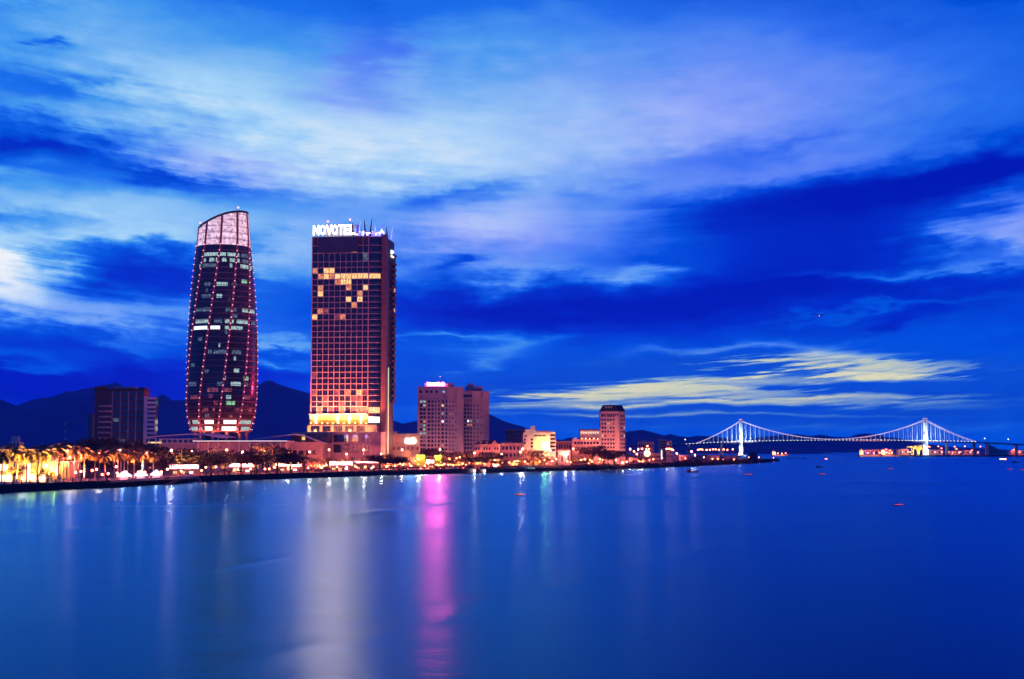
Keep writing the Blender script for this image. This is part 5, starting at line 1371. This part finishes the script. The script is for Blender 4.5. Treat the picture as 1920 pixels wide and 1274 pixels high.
for px, y0, y1, off, lb in ((827,852,881,3,'tall thin black pole on the quay right of the lime hoarding'),(923,838,872,10,'tall slim pole below the red roofed villa'),(1171,826,862,20,'tall slim dark pole right of the mansard tower'),(700,838,874,40,'thin pole at the right foot of the hotel')):
    Y = back(px)+off; t = thing('flagpole', lb, 'pole', (Xp(px, Y), Y, QZ)); H = Zp(y0, Y)-QZ
    MB().tube((0,0,0), (0,0,H), .14, .08).build('pole', M['metal_dark'], t); MB().box(-.9 if px == 827 else -.3, .1, -.05, .05, H-.3, H).build('finial', M['metal_dark'], t); MB().box(-.3,.3,-.3,.3,-.05,.4).build('base', M['concrete'], t)
# cars parked along the road
def car_proto(col, seed):
    t = thing('parked_car', None, None)
    b = MB(); prof = [(-2.15,.35),(-2.2,.75),(-1.95,.92),(-1.2,.98),(1.0,.98),(1.9,.86),(2.15,.62),(2.15,.35)]
    n = len(prof); vs = [(x,-.85,z) for x,z in prof]+[(x,.85,z) for x,z in prof]
    b.add(vs, [(i,(i+1)%n,n+(i+1)%n,n+i) for i in range(n)]+[tuple(range(n-1,-1,-1)), tuple(range(n,2*n))]); b.build('body', M[col], t)
    c = MB(); prof = [(-1.55,.985),(-1.05,1.48),(.35,1.5),(1.15,.985)]; vs = [(x,-.72,z) for x,z in prof]+[(x,.72,z) for x,z in prof]
    c.add(vs, [(i,(i+1)%4,4+(i+1)%4,4+i) for i in range(4)]+[(3,2,1,0),(4,5,6,7)]); c.build('cabin', M['glass_dark'], t)
    MB().box(-.95,.3,-.6,.6,1.505,1.53).build('roof', M[col], t)
    for x in (-1.35, 1.35):
        for y in (-.87, .87):
            w = MB().tube((x,y-.1,.33),(x,y+.1,.33),.33,n=12).build('wheel', M['metal_dark'], t); MB().tube((x,y-.12,.33),(x,y+.12,.33),.18,n=8).build('rim', M['metal_grey'], w)
    for y in (-.6,.6): MB().box(2.1,2.19,y-.18,y+.18,.6,.75).build('headlight', M['lamp_white'] if seed % 2 else M['white_paint'], t); MB().box(-2.23,-2.14,y-.18,y+.18,.65,.8).build('tail_light', M['lamp_red'] if seed % 2 else M['roof_red'], t)
    return remember(t)
M['paint_white'] = pm('paint_white', (.7,.7,.7), .3, .03, 1, coat=1); M['paint_red'] = pm('paint_red', (.4,.03,.03), .3, .05, 1); M['paint_dark'] = pm('paint_dark', (.03,.03,.04), .3, .1, 1); M['paint_silver'] = pm('paint_silver', (.4,.4,.42), .3, .05, 1, metal=.5)
CARS = {c: [car_proto('paint_'+c, i)] for i, c in enumerate(('white','red','dark','silver'))}
for i, (px, off) in enumerate([(350,21),(365,27),(452,21),(476,21),(596,20),(612,26),(641,20),(668,20),(690,21),(702,19),(713,20),(722,24),(735,20),(745,22),(757,20),(768,25),(781,20),(793,24),(806,19),(818,20),(832,20),(843,18),(852,18),(861,18),(871,18),(881,18)]):
    c = ('white','dark','red','silver')[(i*3+i//4) % 4]; a, b = shore(px-8, off), shore(px+8, off); p = shore(px, off)
    put(CARS[c], 0, (p.x, p.y, QZ+.06), math.atan2(b.y-a.y, b.x-a.x)+(math.pi if i % 3 == 0 else 0), 1.0, '%s car parked on the riverside road %s' % (c, where(px)), 'car', '%s cars parked on the riverside road %s' % (c, where(px)))

# ------------------------------------------------------------------ suspension bridge
def bridge():
    Y = 3500.0; X = lambda px: Xp(px, Y, 40)
    t = thing('suspension_bridge', 'long suspension bridge with two white lit towers and hanging cables across the bay', 'bridge', (X(1389), Y, 0))
    ox = X(1389); x = lambda px: X(px)-ox; z = lambda py: Zp(py, Y)
    deck = [(1180,836),(1236,835.2),(1283,833.5),(1340,830.5),(1389,828.6),(1470,827.0),(1560,826.2),(1650,826.2),(1735,827.3),(1790,828.2),(1826,829.2),(1850,830),(1900,832.6),(1990,838)]
    d = MB(); pts = [(x(a), z(b)) for a, b in deck]
    for (xa, za), (xb, zb) in zip(pts, pts[1:]):
        n = 6
        for k in range(n):
            u, v = k/n, (k+1)/n
            a, b, zA, zB = lerp(xa,xb,u), lerp(xa,xb,v), lerp(za,zb,u), lerp(za,zb,v)
            d.add([(a,-9,zA-2.6),(b,-9,zB-2.6),(b,9,zB-2.6),(a,9,zA-2.6),(a,-9.5,zA),(b,-9.5,zB),(b,9.5,zB),(a,9.5,zA)], [(3,2,1,0),(4,5,6,7),(0,1,5,4),(2,3,7,6)])
    d.build('deck', M['concrete_dark'], t)
    rl = MB()
    for (xa, za), (xb, zb) in zip(pts, pts[1:]):
        for y in (-9.4, 9.4): rl.bar((xa,y,za+1.2), (xb,y,zb+1.2), .3, .3)
    rl.build('railing', M['bridge_paint'], t)
    dz = lambda xx: interp(pts, xx)
    tops = {}
    for px, pt in ((1389,789.5),(1735,787.5)):
        xc = x(px); zt = z(pt); tw = MB()
        for y in (-11.2, 11.2):
            tw.add([(xc-2.9,y-2.6,-3),(xc+2.9,y-2.6,-3),(xc+2.9,y+2.6,-3),(xc-2.9,y+2.6,-3),(xc-2.1,y*.88-2,zt),(xc+2.1,y*.88-2,zt),(xc+2.1,y*.88+2,zt),(xc-2.1,y*.88+2,zt)], [(3,2,1,0),(4,5,6,7),(0,1,5,4),(1,2,6,5),(2,3,7,6),(3,0,4,7)])
        for q in (zt-4, zt*.62, dz(xc)-6): tw.box(xc-1.8, xc+1.8, -7.6, 7.6, q-2, q+2)
        tw.box(xc-3, xc+3, -12.4, -7.4, zt+.01, zt+2.6); tw.box(xc-3, xc+3, 7.4, 12.4, zt+.01, zt+2.6)
        to = tw.build('tower', M['bridge_paint'], t)
        MB().box(xc-9, xc+9, -15, 15, -3, 3.2).build('pier_cap', M['concrete'], to)
        for y in (-9.8, 9.8): MB().ball((xc, y, zt+3.4), 1.1, 8, 5).build('tower_lamp', M['lamp_pink'], to)
        tops[px] = zt
        for sx in (-1, 1):
            for q, pw in ((6, 80000), (dz(xc)+4, 110000)): lamp(t, (xc+sx*16, -30, q), pw, (.75,.9,1), 1.0, 'tower_floodlight', 120, (R(90+20), 0, 0))
    zlow = z(823.8)
    def cable_z(xx):
        a, b = x(1389), x(1735)
        if a <= xx <= b:
            u = (xx-a)/(b-a); return zlow+(lerp(tops[1389], tops[1735], u)-zlow)*(2*u-1)**2
        if xx < a:
            l = x(1306); u = (xx-l)/(a-l); return lerp(dz(l)+1, tops[1389], u)-14*u*(1-u)
        r = x(1828); u = (r-xx)/(r-b); return lerp(dz(r)+1, tops[1735], u)-14*u*(1-u)
    xs = [lerp(x(1306), x(1389), k/10) for k in range(10)]+[lerp(x(1389), x(1735), k/44) for k in range(44)]+[lerp(x(1735), x(1828), k/11) for k in range(12)]
    for y in (-9.6, 9.6):
        c = MB()
        for a, b in zip(xs, xs[1:]): c.bar((a,y,cable_z(a)), (b,y,cable_z(b)), .75, .75)
        cb = c.build('main_cable', M['cable_pink'], t)
    n = 0
    spots = [lerp(x(1389), x(1735), k/40) for k in range(1, 40)]+[lerp(x(1389), x(1306), k/9.6) for k in range(1, 9)]+[lerp(x(1735), x(1828), k/11) for k in range(1, 10)]
    hm = {}
    for xx in spots:
        for y in (-9.6,):
            MB().bar((xx,y,dz(xx)), (xx,y,cable_z(xx)), .55, .55).build('hanger', M['hanger_lit'], t); n += 1
    bk = MB()
    for xx in spots: bk.bar((xx,9.6,dz(xx)), (xx,9.6,cable_z(xx)), .3, .3)
    tag(bk.build('far_hangers', M['bridge_paint'], t), kind='stuff')
    lm = MB().ball((0,0,0), .8, 8, 5).mesh('deck_lamp', M['lamp_deck'])
    for k in range(84):
        xx = lerp(x(1286), x(1826), k/83); link('deck_lamp', lm, t, (xx, -9.9, dz(xx)+.9))
    for px in (1290, 1320, 1352, 1775, 1826, 1905, 1960):
        xx = x(px); MB().box(xx-2, xx+2, -6, 6, -3, dz(xx)-2.6).build('pier', M['concrete'], t)
    for px, py in ((1284,824.5),(1844,822.5),(1888,824)):
        xx = x(px); MB().tube((xx,-9,dz(xx)), (xx,-9,z(py)), .35).build('lamp_post', M['metal_grey'], t); MB().ball((xx,-9.2,z(py)), 1.3, 8, 5).build('road_lamp', M['lamp_deck'], t)
    b = MB(); a0, a1 = x(1849), x(1888)
    b.add([(a0,-10,-2),(a1,-10,-2),(a1,10,-2),(a0,10,-2),(a0,-10,dz(a0)-2.7),(a1,-10,5),(a1,10,5),(a0,10,dz(a0)-2.7)], [(3,2,1,0),(4,5,6,7),(0,1,5,4),(1,2,6,5),(2,3,7,6),(3,0,4,7)])
    b.build('abutment', M['pink_wall'], t)
    for px in (1846, 1850): MB().box(x(px)-1.2, x(px)+1.2, -12, -10.2, -2, dz(x(px))-2.7).build('buttress', M['white_wall'], t)
M['bridge_paint'] = pm('bridge_paint', (.7,.72,.75), .5, .05, .05)
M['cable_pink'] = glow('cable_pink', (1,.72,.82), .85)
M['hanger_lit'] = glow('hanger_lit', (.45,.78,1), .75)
bridge()
# tower_lamps and lamps on the far shore
for px, py, off in [(1661,843,0),(1668,845,0),(1708,838.5,20),(1706,848,10),(1742,838,30),(1759,837.5,20),(1790,838,0),(1793,842,0),(1809,837.5,0),(1822,845,0),(1838,837.5,-5),(1901,843.5,20),(1912,848,20),(1800,848,-10),(1765,841,30),(1778,848,10)]:
    Y = 3560+off; street_lamp(px, py, Y, 'flood', 120000 if px in (1708,1809,1838,1901,1790) else 0)
    o = [q for q in COL.objects if q.name.startswith('street_lamp')][-1]
for o in list(COL.objects):
    if o.name.startswith('street_lamp') and o.location.y > 3300:
        o['group'] = 'bright harbour lamps under the bridge'; o['label'] = 'bright orange harbour lamp on the far shore under the bridge'
        for c in o.children:
            if c.name.startswith('bulb'): c.scale = (3.0, 3.0, 1.0); c.location.z = c.location.z
# cargo cranes and ships at the harbour
def gantry(px, Y, h, label, col):
    t = thing('harbour_crane', label, 'crane', (Xp(px, Y), Y, 3)); m = MB()
    for sx in (-7, 7):
        for sy in (-8, 8): m.bar((sx,sy,0), (sx*.8,sy,h*.75), 1.4, 1.4)
        m.bar((sx,-8,h*.35), (sx,8,h*.35), 1, 1); m.bar((sx*.8,-8,h*.75), (sx*.8,8,h*.75), 1.2, 1.2)
    m.bar((-7,-8,h*.4), (7,-8,h*.75), .8, .8); m.build('frame', M[col], t)
    MB().bar((-20,0,h*.78), (24,0,h*.8), 2, 1.6).build('boom', M[col], t); j = MB(); j.bar((0,0,h*.78), (2,0,h), 1.2, 1.2); j.bar((2,0,h), (24,0,h*.82), .6, .6); j.bar((2,0,h), (-20,0,h*.8), .6, .6); j.build('mast', M[col], t)
    MB().box(-3,3,-2,2,h*.62,h*.74).build('cab', M['white_wall'], t)
    lamp(t, (-3,-22,h*.3), 90000, (1,.75,.12), 1, 'crane_floodlight', 120, (R(95), 0, 0))
M['crane_yellow'] = pm('crane_yellow', (.45,.42,.05), .6, .15, .1); M['crane_red'] = pm('crane_red', (.42,.16,.12), .6, .15, .1)
gantry(1716, 3600, 24, 'yellow gantry crane left of another beside the right bridge tower', 'crane_yellow'); gantry(1727, 3590, 24, 'yellow gantry crane nearest the right bridge tower', 'crane_yellow')
def ship(px, Y, L, label, n_masts, hull='hull_dark', lampk=True, h=9):
    t = thing('cargo_ship', label, 'ship', (Xp(px, Y), Y, 0)); b = MB()
    prof = [(-L/2, 3.2),(-L/2+3, -3.8) ,(L/2-8, -3.8),(L/2, 0),(L/2-8, 3.8),(-L/2+3, 3.8)]
    b.prism([(x, y) for x, y in prof], -2, h*.5); b.build('hull', M[hull], t)
    MB().box(-L/2+3, -L/2+12, -3, 3, h*.5+.01, h*1.5).build('bridge_house', M['white_wall'], t); MB().box(-L/2+5, -L/2+9, -2, 2, h*1.5+.01, h*1.9).build('funnel', M['crane_red'], t)
    for k in range(n_masts):
        x = lerp(-L/2+18, L/2-10, k/max(1, n_masts-1)); m = MB(); m.bar((x,0,h*.5), (x,0,h*1.9), .9, .9); m.bar((x,0,h*1.0), (x+7,0,h*1.9), .5, .5); m.bar((x,0,h*1.0), (x-6,0,h*1.7), .5, .5); m.build('derrick', M['crane_red'], t)
    if lampk:
        for k in range(4):
            x = lerp(-L/2+8, L/2-8, k/3); MB().ball((x,-3.2,h*.85+(k%2)), 1.2, 8, 5).build('deck_lamp', M['lamp_sodium'], t)
        lamp(t, (-L/4,-26,h), 160000, (1,.35,.15), 1, 'deck_floodlight', 120, (R(92), 0, 0)); lamp(t, (L/4,-26,h), 160000, (1,.35,.15), 1, 'deck_floodlight', 120, (R(92), 0, 0))
M['hull_dark'] = pm('hull_dark', (.06,.03,.03), .6, .3, .1)
ship(1632, 3480, 58, 'dark cargo ship with lit derricks, left one of two moored under the bridge span', 4); ship(1664, 3530, 36, 'shorter dark ship with two derricks moored between the larger ship and the cranes', 2)
ship(1462, 3900, 46, 'faint lit ship alone on the bay behind the dark point', 0, h=7)
# low warehouses on the far shore
for px0, px1, py, lb in ((1684,1704,843,'low lit warehouse with white windows left of the yellow cranes'),(1742,1768,844,'low red warehouse just right of the right bridge tower'),(1776,1800,846,'red lit shed between the right bridge tower and the abutment'),(1808,1836,845,'long red lit shed left of the bridge abutment'),(1896,1925,845,'shed with orange lamp under the approach span at the far right')):
    small_block('warehouse', lb, px0, px1, py, 3590, 'pink_wall', 6, 1, lits=('window_warm','glass_dark','window_white'), D=18, zb=3)
# small boats on the bay
def boat_proto():
    t = thing('fishing_boat', None, None); b = MB(); st = [(-5,.9,.9),(-3,1.35,.8),(0,1.5,.8),(3,1.1,1.1),(5.2,.12,1.7)]
    vs = []
    for x, w, h in st: vs += [(x,-w,h),(x,-w*.6,-.4),(x,w*.6,-.4),(x,w,h)]
    b.add(vs, [(i*4+j,i*4+4+j,i*4+5+j,i*4+1+j) for i in range(4) for j in range(3)]+[(i*4,i*4+3,i*4+7,i*4+4) for i in range(4)]+[(0,1,2,3),(19,18,17,16)]); b.build('hull', M['hull_dark'], t)
    MB().box(-3.6,-.8,-.9,.9,.81,2.4).build('wheelhouse', M['roof_dark'], t); MB().tube((1.5,0,.8),(1.5,0,3.2),.08).build('mast', M['metal_grey'], t)
    return remember(t)
BOAT = [boat_proto()]
boats = [(975,929,.30,.25,'r','dark boat with a red light nearest the shore, under the white block reflection'),(1403,891,.45,0,'r','dark boat with a red light off the tip of the point'),(1684,948,.26,.3,'r','lone dark boat with a red light nearest the camera, far out on the right'),(1541,890,.4,.2,'r','small dark boat with a red light in the middle of the bay'),(1893,881,.4,.1,'r','small boat with a red light near the right frame edge'),(1669,880,.4,.2,'r','faint small boat with a red light below the cargo ships'),
  (1880,862.5,1.0,0,'w','long pale lit boat below the bridge abutment'),(1904,868,.8,.1,None,'dark broad boat right of the long pale lit boat'),(1536,877,.6,.1,None,'dark boat out in the bay right of the point'),(1481,860.5,.8,0,None,'left dark boat of three moored just past the point'),(1495,859.5,.7,0,None,'middle dark boat of three moored just past the point'),(1509,860.5,.75,0,None,'right dark boat of three moored just past the point'),(1917,882,.4,.2,'r','boat with a red light cut by the right frame edge'),(1549,861.5,.4,0,'w','tiny boat with a white light far out past the three moored ones'),(1298,886,.8,0,None,'dark boat close inshore below the pink riverside houses')]
for px, py, s, rz, li, lb in boats:
    Y = y_at_row(py); o = put(BOAT, 0, (Xp(px, Y, 0), Y, 0), rz, s, lb, 'boat', None)
    if li: MB().box(-4.9,4.8,-1.62,-1.54,.75,1.15+.3*(li == 'w')).build('side_light', M['boat_red'] if li == 'r' else M['lamp_white'], o)
# tour boat moored at the bank
def tour_boat():
    p = shore(992, -5); t = thing('tour_boat', 'dark moored tour boat with a row of pale cabin windows below the stepped white block', 'boat', (p.x, p.y, 0), R(14)); b = MB()
    b.prism([(-8,-1.8),(5,-2.0),(9,0),(5,2.0),(-8,1.8)], -.4, 1.3); b.build('hull', M['hull_dark'], t)
    MB().box(-6.5,4,-1.5,1.5,1.31,3.2).build('cabin', M['hotel_dark'], t); MB().box(-7,4.6,-1.8,1.8,3.21,3.4).build('roof', M['roof_white'], t)
    for k in range(6): MB().box(-6+k*1.65,-4.9+k*1.65,-1.56,-1.51,2.0,2.8).build('window', M['window_cool'] if k > 2 else M['window_dim'], t)
tour_boat()
# aircraft on its way down the bay
def airliner():
    Y = 5200.0; t = thing('airliner', 'tiny airliner with a red light high over the bay', 'aircraft', (Xp(1535, Y, 500), Y, Zp(591, Y)), R(10))
    f = MB(); f.tube((-16,0,0),(14,0,0),1.9,1.9,10); f.tube((14,0,0),(19,0,-.4),1.9,.4,10); f.tube((-16,0,0),(-21,0,1),1.9,.4,10); f.build('fuselage', M['white_paint'], t, smooth=True)
    w = MB()
    for s in (-1,1): w.add([(3,s*1.5,-.8),(-3,s*1.5,-.8),(-7,s*16,.4),(-5,s*16,.4)], [(0,1,2,3)]); w.add([(-17,s*.6,.8),(-20,s*.6,.8),(-21.5,s*6,1.2),(-20,s*6,1.2)], [(0,1,2,3)])
    w.build('wing', M['white_paint'], t); MB().add([(-16,0,1.6),(-20.5,0,1.6),(-22,0,7),(-20.5,0,7)], [(0,1,2,3)]).build('tail_fin', M['white_paint'], t)
    MB().ball((2,0,-2.6), 1.5, 8, 5).build('beacon', M['lamp_red'], t)
airliner()

# ------------------------------------------------------------------ evening haze
hz = bpy.data.materials.new('haze'); hz.use_nodes = True; nt = hz.node_tree; nt.nodes.remove(nt.nodes['Principled BSDF'])
pv = nt.nodes.new('ShaderNodeVolumePrincipled'); pv.inputs['Color'].default_value = (.10,.30,1,1); pv.inputs['Density'].default_value = 7.5e-5; pv.inputs['Anisotropy'].default_value = 0
nt.links.new(pv.outputs[0], nt.nodes['Material Output'].inputs['Volume'])
tag(MB().box(-29000,29000,-2900,16300,-8,640).build('haze', hz), kind='stuff')
